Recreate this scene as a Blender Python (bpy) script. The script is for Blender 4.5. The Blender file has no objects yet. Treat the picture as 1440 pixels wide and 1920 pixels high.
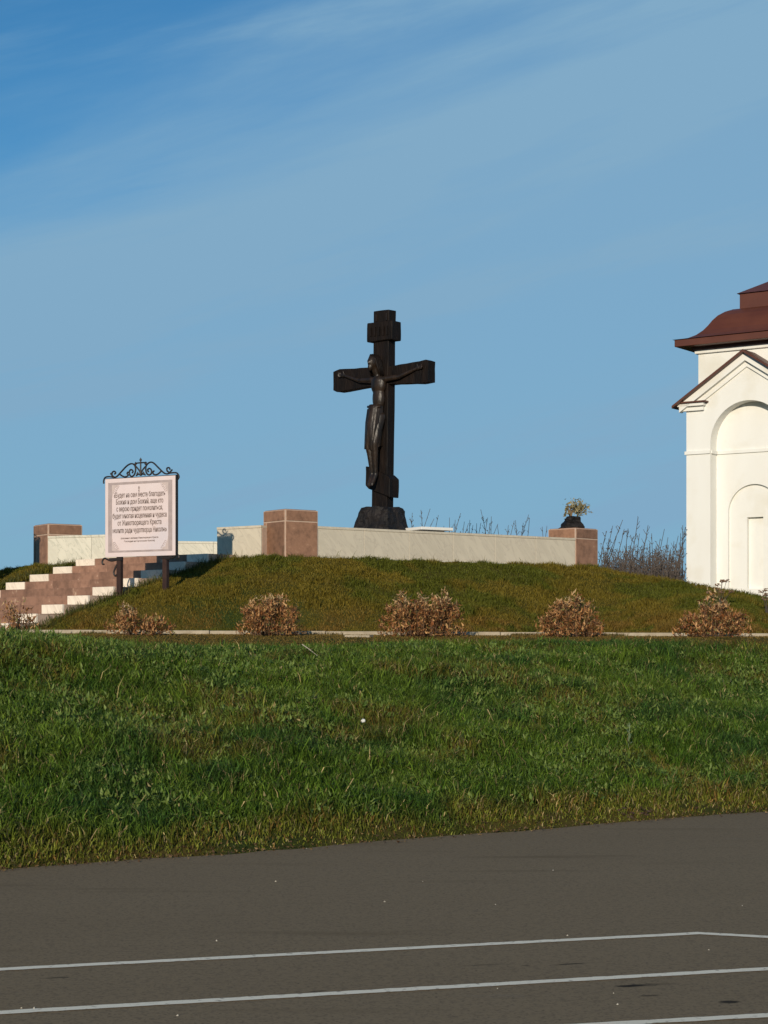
import bpy, bmesh, math, random
import numpy as np
from mathutils import Vector, Matrix, noise

random.seed(7)
rng = np.random.default_rng(11)
SC = bpy.context.scene
COL = SC.collection
R = math.radians
EYE = 1.6

# ------------------------------------------------------------------ camera
cd = bpy.data.cameras.new('camera')
cam = bpy.data.objects.new('camera', cd)
COL.objects.link(cam)
cam.location = (0, 0, EYE)
cam.rotation_euler = (R(90), 0, 0)
cd.lens = 67.5
cd.sensor_width = 36
cd.shift_y = 260 / 1920
cd.clip_start = 0.1
cd.clip_end = 3000
SC.camera = cam

# ------------------------------------------------------------------ sky and sun
SUN_AZ = 12.0      # degrees left of straight behind the camera
SUN_EL = 14.5
W = bpy.data.worlds.new('World')
SC.world = W
W.use_nodes = True
nt = W.node_tree
nt.nodes.clear()
N = nt.nodes.new
L = nt.links.new
out = N('ShaderNodeOutputWorld')
bg = N('ShaderNodeBackground')
sky = N('ShaderNodeTexSky')
sky.sky_type = 'NISHITA'
sky.sun_disc = False
sky.sun_elevation = R(SUN_EL)
# to-sun direction is (-sin az, -cos az); the sky texture's rotation turns clockwise from +Y
sky.sun_rotation = R(180 + SUN_AZ)
sky.altitude = 150
sky.air_density = 1.0
sky.dust_density = 0.4
sky.ozone_density = 2.6
bg.inputs[1].default_value = 0.08
tc = N('ShaderNodeTexCoord')
# thin cirrus: long soft streaks that climb to the right
sep = N('ShaderNodeSeparateXYZ')
L(tc.outputs['Generated'], sep.inputs[0])
def mth(op, a, b=None, c=None, clamp=False, tree=None):
    n = (tree or nt).nodes.new('ShaderNodeMath')
    n.operation = op
    n.use_clamp = clamp
    for i, v in enumerate((a, b, c)):
        if v is None:
            continue
        if isinstance(v, (int, float)):
            n.inputs[i].default_value = v
        else:
            (tree or nt).links.new(v, n.inputs[i])
    return n.outputs[0]
mapn = N('ShaderNodeMapping')
mapn.inputs['Rotation'].default_value = (0, R(15), 0)
L(tc.outputs['Generated'], mapn.inputs[0])
mapn2 = N('ShaderNodeMapping')
mapn2.inputs['Scale'].default_value = (2.0, 2.0, 17.0)
mapn2.inputs['Location'].default_value = (5.0, 0, 3.1)
L(mapn.outputs[0], mapn2.inputs[0])
no1 = N('ShaderNodeTexNoise')
no1.inputs['Scale'].default_value = 1.15
no1.inputs['Detail'].default_value = 9
no1.inputs['Roughness'].default_value = 0.6
no1.inputs['Distortion'].default_value = 0.25
L(mapn2.outputs[0], no1.inputs['Vector'])
mapn3 = N('ShaderNodeMapping')
mapn3.inputs['Scale'].default_value = (2.5, 2.5, 5.0)
mapn3.inputs['Location'].default_value = (3.1, 0.4, 1.7)
L(mapn.outputs[0], mapn3.inputs[0])
no2 = N('ShaderNodeTexNoise')
no2.inputs['Scale'].default_value = 1.0
no2.inputs['Detail'].default_value = 3
L(mapn3.outputs[0], no2.inputs['Vector'])
rp1 = N('ShaderNodeMapRange'); rp1.inputs[1].default_value = 0.44; rp1.inputs[2].default_value = 0.78
rp1.interpolation_type = 'SMOOTHSTEP'
L(no1.outputs[0], rp1.inputs[0])
rp2 = N('ShaderNodeMapRange'); rp2.inputs[1].default_value = 0.30; rp2.inputs[2].default_value = 0.72
rp2.interpolation_type = 'SMOOTHSTEP'
L(no2.outputs[0], rp2.inputs[0])
veil = mth('MULTIPLY_ADD', rp1.outputs[0], 0.44, mth('MULTIPLY', rp2.outputs[0], 0.06), clamp=True)
# the veil thins out high up
hz = N('ShaderNodeMapRange'); hz.inputs[1].default_value = 0.21; hz.inputs[2].default_value = 0.385
hz.inputs[3].default_value = 0.84; hz.inputs[4].default_value = 0.0
hz.interpolation_type = 'SMOOTHSTEP'
tilt = mth('MULTIPLY_ADD', sep.outputs[0], -0.32, sep.outputs[2])
tilt = mth('MULTIPLY_ADD', no2.outputs[0], -0.16, tilt)
tilt = mth('MULTIPLY_ADD', no1.outputs[0], -0.26, tilt)
tilt = mth('ADD', tilt, 0.195)
L(tilt, hz.inputs[0])
mixf = mth('ADD', veil, hz.outputs[0], clamp=True)
tint = N('ShaderNodeMix'); tint.data_type = 'RGBA'; tint.blend_type = 'MULTIPLY'
tint.inputs[0].default_value = 1.0
L(sky.outputs[0], tint.inputs[6])
tint.inputs[7].default_value = (0.42, 0.95, 1.22, 1)
mixc = N('ShaderNodeMix'); mixc.data_type = 'RGBA'
L(mixf, mixc.inputs[0])
L(tint.outputs[2], mixc.inputs[6])
mixc.inputs[7].default_value = (2.75, 5.02, 7.15, 1)
L(mixc.outputs[2], bg.inputs[0])
L(bg.outputs[0], out.inputs[0])

sd = bpy.data.lights.new('sun', 'SUN')
sd.energy = 4.0
sd.angle = R(0.53)
sd.color = (1.0, 0.87, 0.69)
sun = bpy.data.objects.new('sun', sd)
COL.objects.link(sun)
az, el = R(SUN_AZ), R(SUN_EL)
travel = Vector((math.sin(az) * math.cos(el), math.cos(az) * math.cos(el), -math.sin(el)))
sun.rotation_euler = travel.to_track_quat('-Z', 'Y').to_euler()
sun.location = (-10, -20, 30)

SC.view_settings.view_transform = 'Standard'
SC.view_settings.look = 'None'
SC.view_settings.gamma = 1
SC.view_settings.use_curve_mapping = False
SC.view_settings.exposure = 0.0

# ------------------------------------------------------------------ materials
def newmat(name):
    m = bpy.data.materials.new(name)
    m.use_nodes = True
    return m, m.node_tree, m.node_tree.nodes['Principled BSDF']

def noise_mat(name, c1, c2, scale=3.0, rough=0.8, detail=6, lo=0.35, hi=0.65, bump=0.2, bscale=None,
              spec=0.3, stretch=(1, 1, 1), c3=None, s3=0.5, metallic=0.0, bdist=0.02):
    m, t, p = newmat(name)
    tcn = t.nodes.new('ShaderNodeTexCoord')
    mp = t.nodes.new('ShaderNodeMapping')
    mp.inputs['Scale'].default_value = stretch
    t.links.new(tcn.outputs['Object'], mp.inputs[0])
    nn = t.nodes.new('ShaderNodeTexNoise')
    nn.inputs['Scale'].default_value = scale
    nn.inputs['Detail'].default_value = detail
    t.links.new(mp.outputs[0], nn.inputs['Vector'])
    rg = t.nodes.new('ShaderNodeMapRange')
    rg.inputs[1].default_value = lo; rg.inputs[2].default_value = hi
    t.links.new(nn.outputs[0], rg.inputs[0])
    mx = t.nodes.new('ShaderNodeMix'); mx.data_type = 'RGBA'
    t.links.new(rg.outputs[0], mx.inputs[0])
    mx.inputs[6].default_value = (*c1, 1); mx.inputs[7].default_value = (*c2, 1)
    last = mx.outputs[2]
    if c3:
        n3 = t.nodes.new('ShaderNodeTexNoise')
        n3.inputs['Scale'].default_value = s3
        n3.inputs['Detail'].default_value = 4
        t.links.new(tcn.outputs['Object'], n3.inputs['Vector'])
        r3 = t.nodes.new('ShaderNodeMapRange')
        r3.inputs[1].default_value = 0.5; r3.inputs[2].default_value = 0.66
        t.links.new(n3.outputs[0], r3.inputs[0])
        m3 = t.nodes.new('ShaderNodeMix'); m3.data_type = 'RGBA'
        t.links.new(r3.outputs[0], m3.inputs[0])
        t.links.new(last, m3.inputs[6]); m3.inputs[7].default_value = (*c3, 1)
        last = m3.outputs[2]
    t.links.new(last, p.inputs['Base Color'])
    p.inputs['Roughness'].default_value = rough
    p.inputs['Specular IOR Level'].default_value = spec
    p.inputs['Metallic'].default_value = metallic
    if bump:
        nb = t.nodes.new('ShaderNodeTexNoise')
        nb.inputs['Scale'].default_value = bscale or scale * 6
        nb.inputs['Detail'].default_value = 6
        t.links.new(mp.outputs[0], nb.inputs['Vector'])
        b = t.nodes.new('ShaderNodeBump')
        b.inputs['Strength'].default_value = bump
        b.inputs['Distance'].default_value = bdist
        t.links.new(nb.outputs[0], b.inputs['Height'])
        t.links.new(b.outputs[0], p.inputs['Normal'])
    return m

def attr_mat(name, rough=0.6, spec=0.2, trans=0.0):
    m, t, p = newmat(name)
    a = t.nodes.new('ShaderNodeAttribute')
    a.attribute_name = 'tint'
    t.links.new(a.outputs['Color'], p.inputs['Base Color'])
    p.inputs['Roughness'].default_value = rough
    p.inputs['Specular IOR Level'].default_value = spec
    if trans:
        tr = t.nodes.new('ShaderNodeBsdfTranslucent')
        t.links.new(a.outputs['Color'], tr.inputs[0])
        ms = t.nodes.new('ShaderNodeMixShader')
        ms.inputs[0].default_value = trans
        t.links.new(p.outputs[0], ms.inputs[1])
        t.links.new(tr.outputs[0], ms.inputs[2])
        t.links.new(ms.outputs[0], t.nodes['Material Output'].inputs[0])
    return m

def marble_mat(name, base, vein, seed=0.0):
    """Pale stone with slanting veins, placed differently on every slab."""
    m, t, p = newmat(name)
    tcn = t.nodes.new('ShaderNodeTexCoord')
    oi = t.nodes.new('ShaderNodeObjectInfo')
    mp = t.nodes.new('ShaderNodeMapping')
    mp.inputs['Rotation'].default_value = (0, R(38), 0)
    t.links.new(tcn.outputs['Object'], mp.inputs[0])
    va = t.nodes.new('ShaderNodeVectorMath'); va.operation = 'ADD'
    sc = t.nodes.new('ShaderNodeVectorMath'); sc.operation = 'SCALE'
    sc.inputs[0].default_value = (13.7, 5.1, 7.9)
    t.links.new(oi.outputs['Random'], sc.inputs['Scale'])
    t.links.new(mp.outputs[0], va.inputs[0]); t.links.new(sc.outputs[0], va.inputs[1])
    wv = t.nodes.new('ShaderNodeTexNoise')
    wv.inputs['Scale'].default_value = 1.6
    wv.inputs['Detail'].default_value = 7
    wv.inputs['Distortion'].default_value = 1.6
    m2 = t.nodes.new('ShaderNodeMapping'); m2.inputs['Scale'].default_value = (3.2, 1, 0.8)
    t.links.new(va.outputs[0], m2.inputs[0]); t.links.new(m2.outputs[0], wv.inputs['Vector'])
    r1 = t.nodes.new('ShaderNodeValToRGB')
    e = r1.color_ramp.elements
    e[0].position = 0.36; e[0].color = (*[x * 0.93 for x in base], 1)
    e[1].position = 0.66; e[1].color = (*[x * 1.04 for x in base], 1)
    a = e.new(0.47); a.color = (*base, 1)
    b = e.new(0.50); b.color = (*vein, 1)
    c = e.new(0.53); c.color = (*base, 1)
    t.links.new(wv.outputs[0], r1.inputs[0])
    hs = t.nodes.new('ShaderNodeHueSaturation')
    vr = t.nodes.new('ShaderNodeMapRange'); vr.inputs[3].default_value = 0.93; vr.inputs[4].default_value = 1.05
    t.links.new(oi.outputs['Random'], vr.inputs[0]); t.links.new(vr.outputs[0], hs.inputs['Value'])
    t.links.new(r1.outputs[0], hs.inputs['Color'])
    t.links.new(hs.outputs[0], p.inputs['Base Color'])
    p.inputs['Roughness'].default_value = 0.5
    p.inputs['Specular IOR Level'].default_value = 0.3
    return m

def tile_mat(name, base, spot, val=(0.78, 1.2), rough=0.5):
    """Brown polished stone tile, mottled, each tile a little lighter or darker."""
    m, t, p = newmat(name)
    tcn = t.nodes.new('ShaderNodeTexCoord')
    oi = t.nodes.new('ShaderNodeObjectInfo')
    va = t.nodes.new('ShaderNodeVectorMath'); va.operation = 'ADD'
    sc = t.nodes.new('ShaderNodeVectorMath'); sc.operation = 'SCALE'
    sc.inputs[0].default_value = (9.7, 15.1, 4.9)
    t.links.new(oi.outputs['Random'], sc.inputs['Scale'])
    t.links.new(tcn.outputs['Object'], va.inputs[0]); t.links.new(sc.outputs[0], va.inputs[1])
    n1 = t.nodes.new('ShaderNodeTexNoise'); n1.inputs['Scale'].default_value = 6.5; n1.inputs['Detail'].default_value = 8
    n1.inputs['Roughness'].default_value = 0.65
    t.links.new(va.outputs[0], n1.inputs['Vector'])
    cr = t.nodes.new('ShaderNodeValToRGB')
    e = cr.color_ramp.elements
    e[0].position = 0.3; e[0].color = (*[x * 0.62 for x in base], 1)
    e[1].position = 0.74; e[1].color = (*spot, 1)
    k = e.new(0.52); k.color = (*base, 1)
    k = e.new(0.63); k.color = (*[x * 1.1 for x in base], 1)
    t.links.new(n1.outputs[0], cr.inputs[0])
    hs = t.nodes.new('ShaderNodeHueSaturation')
    vr = t.nodes.new('ShaderNodeMapRange'); vr.inputs[3].default_value = val[0]; vr.inputs[4].default_value = val[1]
    t.links.new(oi.outputs['Random'], vr.inputs[0]); t.links.new(vr.outputs[0], hs.inputs['Value'])
    t.links.new(cr.outputs[0], hs.inputs['Color'])
    t.links.new(hs.outputs[0], p.inputs['Base Color'])
    p.inputs['Roughness'].default_value = rough
    p.inputs['Specular IOR Level'].default_value = 0.3
    return m

M = {}
M['ground'] = noise_mat('soil_and_thatch', (0.050, 0.050, 0.010), (0.085, 0.065, 0.018), 2.2, 1.0, bump=0.6, bscale=40, spec=0.05,
                        c3=(0.03, 0.045, 0.012), s3=0.6)
M['marble'] = marble_mat('pale_marble', (0.55, 0.49, 0.385), (0.47, 0.415, 0.33))
M['marble_light'] = marble_mat('light_marble', (0.63, 0.60, 0.50), (0.47, 0.46, 0.38))
M['white_stone'] = marble_mat('white_stone_tile', (0.80, 0.70, 0.58), (0.66, 0.56, 0.46))
M['brown_tile'] = tile_mat('brown_granite_tile', (0.265, 0.143, 0.088), (0.45, 0.29, 0.19))
M['riser_tile'] = tile_mat('stair_riser_tile', (0.27, 0.150, 0.102), (0.55, 0.39, 0.28), (0.82, 1.18))
M['grout'] = noise_mat('pink_grout', (0.52, 0.38, 0.29), (0.44, 0.32, 0.25), 8, 0.9, bump=0.1)
M['tread'] = noise_mat('tread_granite', (0.34, 0.22, 0.16), (0.42, 0.30, 0.23), 6, 0.6)
M['white_wall'] = noise_mat('white_limewash', (0.77, 0.765, 0.725), (0.745, 0.735, 0.69), 1.1, 0.85, bump=0.10, bscale=14, spec=0.15, c3=(0.70, 0.675, 0.60), s3=0.9, stretch=(1.5, 1.5, 0.5))
M['roof'] = noise_mat('brown_roof_sheet', (0.115, 0.037, 0.020), (0.090, 0.028, 0.016), 1.3, 0.42, bump=0.08, bscale=9, spec=0.45)
M['roof_dark'] = noise_mat('brown_flashing', (0.11, 0.045, 0.03), (0.08, 0.03, 0.02), 3, 0.5, bump=0.05)
M['bronze'] = noise_mat('dark_carved_wood', (0.0055, 0.0042, 0.004), (0.013, 0.008, 0.0058), 4, 0.6, bump=0.6, bscale=14, spec=0.14,
                        stretch=(1.6, 1.6, 0.35), bdist=0.03)
M['figure'] = noise_mat('dark_polished_carving', (0.010, 0.007, 0.005), (0.030, 0.018, 0.011), 5, 0.40, bump=0.5, bscale=16, spec=0.35,
                        stretch=(1.5, 1.5, 0.5), bdist=0.02)
M['rock'] = noise_mat('black_rough_stone', (0.006, 0.0055, 0.006), (0.020, 0.016, 0.015), 3, 0.65, bump=0.9, bscale=9, spec=0.25, bdist=0.06)
M['iron'] = noise_mat('black_wrought_iron', (0.012, 0.010, 0.011), (0.022, 0.016, 0.014), 12, 0.55, bump=0.1, spec=0.4)
M['post'] = noise_mat('dark_brown_post', (0.030, 0.014, 0.011), (0.045, 0.022, 0.016), 8, 0.55, bump=0.1)
M['board'] = noise_mat('printed_board', (0.66, 0.545, 0.53), (0.69, 0.585, 0.58), 2.0, 0.5, bump=0.0, c3=(0.62, 0.55, 0.57), s3=1.3)
M['board_edge'] = noise_mat('board_print_border', (0.335, 0.27, 0.262), (0.42, 0.345, 0.335), 7, 0.55, bump=0.0)
M['board_mid'] = noise_mat('board_print_ornament', (0.50, 0.41, 0.39), (0.56, 0.46, 0.43), 9, 0.55, bump=0.0)
M['ink'] = noise_mat('faded_ink', (0.165, 0.12, 0.115), (0.23, 0.18, 0.165), 6, 0.7, bump=0.0)
M['kerb'] = noise_mat('path_concrete', (0.42, 0.36, 0.27), (0.30, 0.25, 0.18), 5, 0.9, bump=0.4)
M['grass'] = attr_mat('grass_blade', 0.62, 0.22, 0.22)
M['leaf'] = attr_mat('broad_leaf', 0.55, 0.28, 0.12)
M['dry_leaf'] = attr_mat('dry_leaf', 0.55, 0.3, 0.12)
M['dry_stem'] = noise_mat('dry_stem', (0.11, 0.062, 0.036), (0.17, 0.10, 0.06), 20, 0.8, bump=0)
M['weed'] = noise_mat('grey_dead_weed', (0.060, 0.050, 0.046), (0.105, 0.085, 0.070), 6, 0.9, bump=0, spec=0.1)
M['olive'] = noise_mat('olive_foliage', (0.20, 0.17, 0.075), (0.34, 0.29, 0.16), 18, 0.6, bump=0)
M['olive_dark'] = noise_mat('brown_stalk', (0.12, 0.075, 0.035), (0.18, 0.12, 0.06), 10, 0.7, bump=0)
M['fluff'] = noise_mat('white_seed_fluff', (0.7, 0.7, 0.66), (0.55, 0.55, 0.5), 30, 0.9, bump=0)
M['litter'] = noise_mat('pale_litter', (0.48, 0.44, 0.37), (0.30, 0.27, 0.21), 30, 0.8, bump=0)
M['dark_litter'] = noise_mat('dead_leaf_litter', (0.035, 0.022, 0.016), (0.07, 0.04, 0.025), 30, 0.8, bump=0)

# asphalt with stains, pale scuffs and fine grain
def asphalt():
    m, t, p = newmat('asphalt')
    tcn = t.nodes.new('ShaderNodeTexCoord')
    P = tcn.outputs['Object']
    def nz(scale, detail=5, stretch=None, rough=0.5):
        src = P
        if stretch:
            mp = t.nodes.new('ShaderNodeMapping'); mp.inputs['Scale'].default_value = stretch[0]
            mp.inputs['Rotation'].default_value = (0, 0, stretch[1])
            t.links.new(P, mp.inputs[0]); src = mp.outputs[0]
        n = t.nodes.new('ShaderNodeTexNoise'); n.inputs['Scale'].default_value = scale
        n.inputs['Detail'].default_value = detail; n.inputs['Roughness'].default_value = rough
        t.links.new(src, n.inputs['Vector']); return n.outputs[0]
    def rng_(v, a, b, c=0.0, d=1.0):
        n = t.nodes.new('ShaderNodeMapRange')
        n.inputs[1].default_value = a; n.inputs[2].default_value = b
        n.inputs[3].default_value = c; n.inputs[4].default_value = d
        t.links.new(v, n.inputs[0]); return n.outputs[0]
    def mix(f, a, b):
        n = t.nodes.new('ShaderNodeMix'); n.data_type = 'RGBA'
        t.links.new(f, n.inputs[0])
        for i, v in ((6, a), (7, b)):
            if isinstance(v, tuple): n.inputs[i].default_value = (*v, 1)
            else: t.links.new(v, n.inputs[i])
        return n.outputs[2]
    c = mix(rng_(nz(0.35, 4, ((0.5, 1.6, 1), R(-18))), 0.35, 0.65), (0.220, 0.162, 0.097), (0.245, 0.182, 0.110))
    c = mix(rng_(nz(160, 2), 0.35, 0.7), c, (0.235, 0.178, 0.112))
    c = mix(rng_(nz(60, 3), 0.54, 0.72, 0, 0.8), c, (0.085, 0.066, 0.048))
    c = mix(rng_(nz(24, 4), 0.50, 0.70, 0, 0.5), c, (0.13, 0.10, 0.07))
    c = mix(rng_(nz(1.1, 5, ((0.35, 2.4, 1), R(-16))), 0.60, 0.74, 0, 0.55), c, (0.140, 0.102, 0.060))
    c = mix(rng_(nz(1.7, 6, ((0.5, 2.6, 1), R(-16)), 0.6), 0.66, 0.76, 0, 0.6), c, (0.20, 0.165, 0.125))
    # oil stains lying on the parking lot: (x, y, half length, half width, strength)
    for (x, y, a, b, s) in ((1.17, 9.14, 0.085, 0.032, 0.9), (1.26, 9.17, 0.14, 0.04, 0.45), (1.57, 8.72, 0.05, 0.035, 0.9),
                            (1.22, 8.88, 0.05, 0.02, 0.6), (1.83, 8.97, 0.05, 0.02, 0.5), (-0.31, 9.0, 0.05, 0.01, 0.9),
                            (0.95, 9.78, 0.09, 0.018, 0.75), (0.72, 9.74, 0.03, 0.012, 0.6), (3.0, 14.6, 0.09, 0.03, 0.7),
                            (-2.75, 11.1, 0.35, 0.10, 0.6), (0.5, 9.75, 0.12, 0.012, 0.5), (-1.6, 9.37, 0.07, 0.02, 0.6)):
        mp = t.nodes.new('ShaderNodeMapping'); mp.vector_type = 'TEXTURE'
        mp.inputs['Location'].default_value = (x, y, 0)
        mp.inputs['Rotation'].default_value = (0, 0, R(18))
        mp.inputs['Scale'].default_value = (a, b, 1)
        t.links.new(P, mp.inputs[0])
        ln = t.nodes.new('ShaderNodeVectorMath'); ln.operation = 'LENGTH'
        t.links.new(mp.outputs[0], ln.inputs[0])
        nn = nz(14, 4)
        ad = t.nodes.new('ShaderNodeMath'); ad.operation = 'MULTIPLY_ADD'
        t.links.new(nn, ad.inputs[0]); ad.inputs[1].default_value = 1.2; t.links.new(ln.outputs['Value'], ad.inputs[2])
        c = mix(rng_(ad.outputs[0], 1.2, 1.75, s, 0.0), c, (0.022, 0.018, 0.014))
    t.links.new(c, p.inputs['Base Color'])
    p.inputs['Roughness'].default_value = 0.95
    p.inputs['Specular IOR Level'].default_value = 0.06
    b = t.nodes.new('ShaderNodeBump'); b.inputs['Strength'].default_value = 0.4; b.inputs['Distance'].default_value = 0.004
    t.links.new(nz(120, 3), b.inputs['Height']); t.links.new(b.outputs[0], p.inputs['Normal'])
    return m
M['asphalt'] = asphalt()
def paint_mat():
    m, t, p = newmat('road_paint')
    tcn = t.nodes.new('ShaderNodeTexCoord')
    n = t.nodes.new('ShaderNodeTexNoise'); n.inputs['Scale'].default_value = 26; n.inputs['Detail'].default_value = 6
    t.links.new(tcn.outputs['Object'], n.inputs['Vector'])
    r = t.nodes.new('ShaderNodeMapRange'); r.inputs[1].default_value = 0.58; r.inputs[2].default_value = 0.70
    t.links.new(n.outputs[0], r.inputs[0])
    mx = t.nodes.new('ShaderNodeMix'); mx.data_type = 'RGBA'
    t.links.new(r.outputs[0], mx.inputs[0])
    mx.inputs[6].default_value = (0.88, 0.78, 0.60, 1); mx.inputs[7].default_value = (0.40, 0.33, 0.24, 1)
    t.links.new(mx.outputs[2], p.inputs['Base Color'])
    p.inputs['Roughness'].default_value = 0.7
    return m
M['paint'] = paint_mat()

# ------------------------------------------------------------------ helpers
def thing(name, label, cat, loc=(0, 0, 0), rotz=0, group=None):
    o = bpy.data.objects.new(name, None)
    COL.objects.link(o)
    o.location = loc; o.rotation_euler = (0, 0, rotz)
    o.empty_display_size = 0.1
    o['label'] = label; o['category'] = cat
    if group: o['group'] = group
    return o

def tag(o, label=None, cat=None, group=None, kind=None):
    if label: o['label'] = label
    if cat: o['category'] = cat
    if group: o['group'] = group
    if kind: o['kind'] = kind
    return o

def link(name, me, mat=None, parent=None, loc=None, rot=None):
    o = bpy.data.objects.new(name, me)
    COL.objects.link(o)
    if mat is not None and len(me.materials) == 0:
        me.materials.append(mat)
    if parent is not None: o.parent = parent
    if loc is not None: o.location = loc
    if rot is not None: o.rotation_euler = rot
    return o

class MB:
    """Collects shapes; build() links them as one mesh object."""
    def __init__(s): s.v = []; s.f = []
    def add(s, vs, fs):
        k = len(s.v)
        s.v += [tuple(v) for v in vs]
        s.f += [tuple(i + k for i in f) for f in fs]
    def box(s, c, d, rot=None, taper=1.0):
        x, y, z = (q / 2 for q in d)
        vs = []
        for (i, j, k) in ((-1,-1,-1),(1,-1,-1),(1,1,-1),(-1,1,-1),(-1,-1,1),(1,-1,1),(1,1,1),(-1,1,1)):
            t = taper if k > 0 else 1.0
            v = Vector((i * x * t, j * y * t, k * z))
            if rot is not None: v = rot @ v
            vs.append(v + Vector(c))
        s.add(vs, ((0,3,2,1),(4,5,6,7),(0,1,5,4),(1,2,6,5),(2,3,7,6),(3,0,4,7)))
    def prism(s, pts, axis_from, axis_to, f):
        """pts 2D outline; f(p, t) -> 3D for t in (axis_from, axis_to)."""
        n = len(pts)
        s.add([f(p, axis_from) for p in pts] + [f(p, axis_to) for p in pts],
              [tuple(range(n))[::-1], tuple(range(n, 2 * n))] + [(i, (i + 1) % n, n + (i + 1) % n, n + i) for i in range(n)])
    def tube(s, pts, r, sides=6, r1=None, cap=True):
        pts = [Vector(p) for p in pts]
        n = len(pts)
        if n < 2: return
        prev = None
        rings = []
        for i, p in enumerate(pts):
            d = (pts[min(i + 1, n - 1)] - pts[max(i - 1, 0)])
            if d.length < 1e-9: d = Vector((0, 0, 1))
            d.normalize()
            if prev is None:
                a = Vector((0, 0, 1)) if abs(d.z) < 0.9 else Vector((1, 0, 0))
                prev = d.cross(a).normalized()
            else:
                prev = (prev - d * prev.dot(d))
                prev = prev.normalized() if prev.length > 1e-6 else d.orthogonal().normalized()
            b = d.cross(prev)
            rr = r if r1 is None else r + (r1 - r) * i / (n - 1)
            rings.append([p + (prev * math.cos(2 * math.pi * k / sides) + b * math.sin(2 * math.pi * k / sides)) * rr for k in range(sides)])
        vs = [v for g in rings for v in g]
        fs = []
        for i in range(n - 1):
            for k in range(sides):
                a = i * sides + k; b2 = i * sides + (k + 1) % sides
                fs.append((a, b2, b2 + sides, a + sides))
        if cap:
            fs.append(tuple(range(sides))[::-1]); fs.append(tuple(range((n - 1) * sides, n * sides)))
        s.add(vs, fs)
    def mesh(s, name, smooth=False, recalc=True):
        me = bpy.data.meshes.new(name)
        me.from_pydata([tuple(v) for v in s.v], [], s.f)
        if recalc:
            bm = bmesh.new(); bm.from_mesh(me)
            bmesh.ops.recalc_face_normals(bm, faces=bm.faces)
            bm.to_mesh(me); bm.free()
        if smooth:
            me.polygons.foreach_set('use_smooth', [True] * len(me.polygons))
        me.update()
        return me
    def build(s, name, mat, parent=None, loc=None, rot=None, smooth=False, bevel=0.0, recalc=True):
        me = s.mesh(name, smooth, recalc)
        if bevel:
            bm = bmesh.new(); bm.from_mesh(me)
            bmesh.ops.bevel(bm, geom=[e for e in bm.edges if e.is_manifold and e.calc_face_angle(0) > 0.5], offset=bevel, segments=1, affect='EDGES')
            bm.to_mesh(me); bm.free()
        return link(name, me, mat, parent, loc, rot)

def np_mesh(name, verts, faces_list, tint=None, mat=None, smooth=False):
    """verts (n,3); faces_list: list of (k,m) int arrays with m corners each."""
    me = bpy.data.meshes.new(name)
    nv = len(verts)
    me.vertices.add(nv)
    me.vertices.foreach_set('co', np.ascontiguousarray(verts, dtype=np.float32).ravel())
    loops = np.concatenate([f.ravel() for f in faces_list]).astype(np.int32)
    sizes = np.concatenate([np.full(len(f), f.shape[1]) for f in faces_list]).astype(np.int32)
    starts = np.concatenate(([0], np.cumsum(sizes)[:-1])).astype(np.int32)
    me.loops.add(len(loops)); me.loops.foreach_set('vertex_index', loops)
    me.polygons.add(len(sizes)); me.polygons.foreach_set('loop_start', starts)
    if smooth: me.polygons.foreach_set('use_smooth', np.ones(len(sizes), dtype=bool))
    me.update(calc_edges=True)
    if tint is not None:
        at = me.attributes.new('tint', 'FLOAT_COLOR', 'POINT')
        c = np.ones((nv, 4), dtype=np.float32); c[:, :3] = tint
        at.data.foreach_set('color', c.ravel())
    if mat: me.materials.append(mat)
    return me

# value noise on the plane, vectorised
_tab = rng.random((256, 256))
def vn(x, y, s=1.0, ox=0.0, oy=0.0):
    x = np.asarray(x, dtype=float) * s + ox + 500.0; y = np.asarray(y, dtype=float) * s + oy + 500.0
    xi = np.floor(x).astype(int); yi = np.floor(y).astype(int)
    fx = x - xi; fy = y - yi
    fx = fx * fx * (3 - 2 * fx); fy = fy * fy * (3 - 2 * fy)
    a = _tab[xi % 256, yi % 256]; b = _tab[(xi + 1) % 256, yi % 256]
    c = _tab[xi % 256, (yi + 1) % 256]; d = _tab[(xi + 1) % 256, (yi + 1) % 256]
    return (a * (1 - fx) + b * fx) * (1 - fy) + (c * (1 - fx) + d * fx) * fy
def fbm(x, y, s=1.0, ox=0.0, oy=0.0):
    return (vn(x, y, s, ox, oy) * 0.55 + vn(x, y, s * 2.1, ox + 9, oy + 4) * 0.28 + vn(x, y, s * 4.3, ox + 3, oy + 17) * 0.17)

# ------------------------------------------------------------------ site plan
F = Vector((-1.98, 38.5)); RT = Vector((4.31, 43.2)); LT = Vector((-7.42, 42.4))
POLY = [(-1.98, 38.5), (4.31, 43.2), (4.2, 50.0), (-1.6, 54.0), (-7.8, 50.5), (-7.42, 42.4)]   # terrace outline, counter-clockwise
SD = Vector((0.766, -0.643)); SA = Vector((0.643, 0.766))      # stair: along the risers, and up the flight
ST_TL = Vector((-6.60, 41.2)); ST_TOP = 3.557; ST_W = 4.0; ST_RUN = 0.63; ST_RISE = 0.182; ST_N = 10
FLOOR = 3.545

def poly_dist(x, y):
    """distance outside the terrace outline (0 inside)"""
    d = np.full(np.shape(x), 1e9); inside = np.ones(np.shape(x), dtype=bool)
    n = len(POLY)
    for i in range(n):
        ax, ay = POLY[i]; bx, by = POLY[(i + 1) % n]
        ex, ey = bx - ax, by - ay
        t = np.clip(((x - ax) * ex + (y - ay) * ey) / (ex * ex + ey * ey), 0, 1)
        d = np.minimum(d, np.hypot(x - ax - t * ex, y - ay - t * ey))
        inside &= (ex * (y - ay) - ey * (x - ax)) > 0
    return np.where(inside, 0.0, d)

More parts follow.
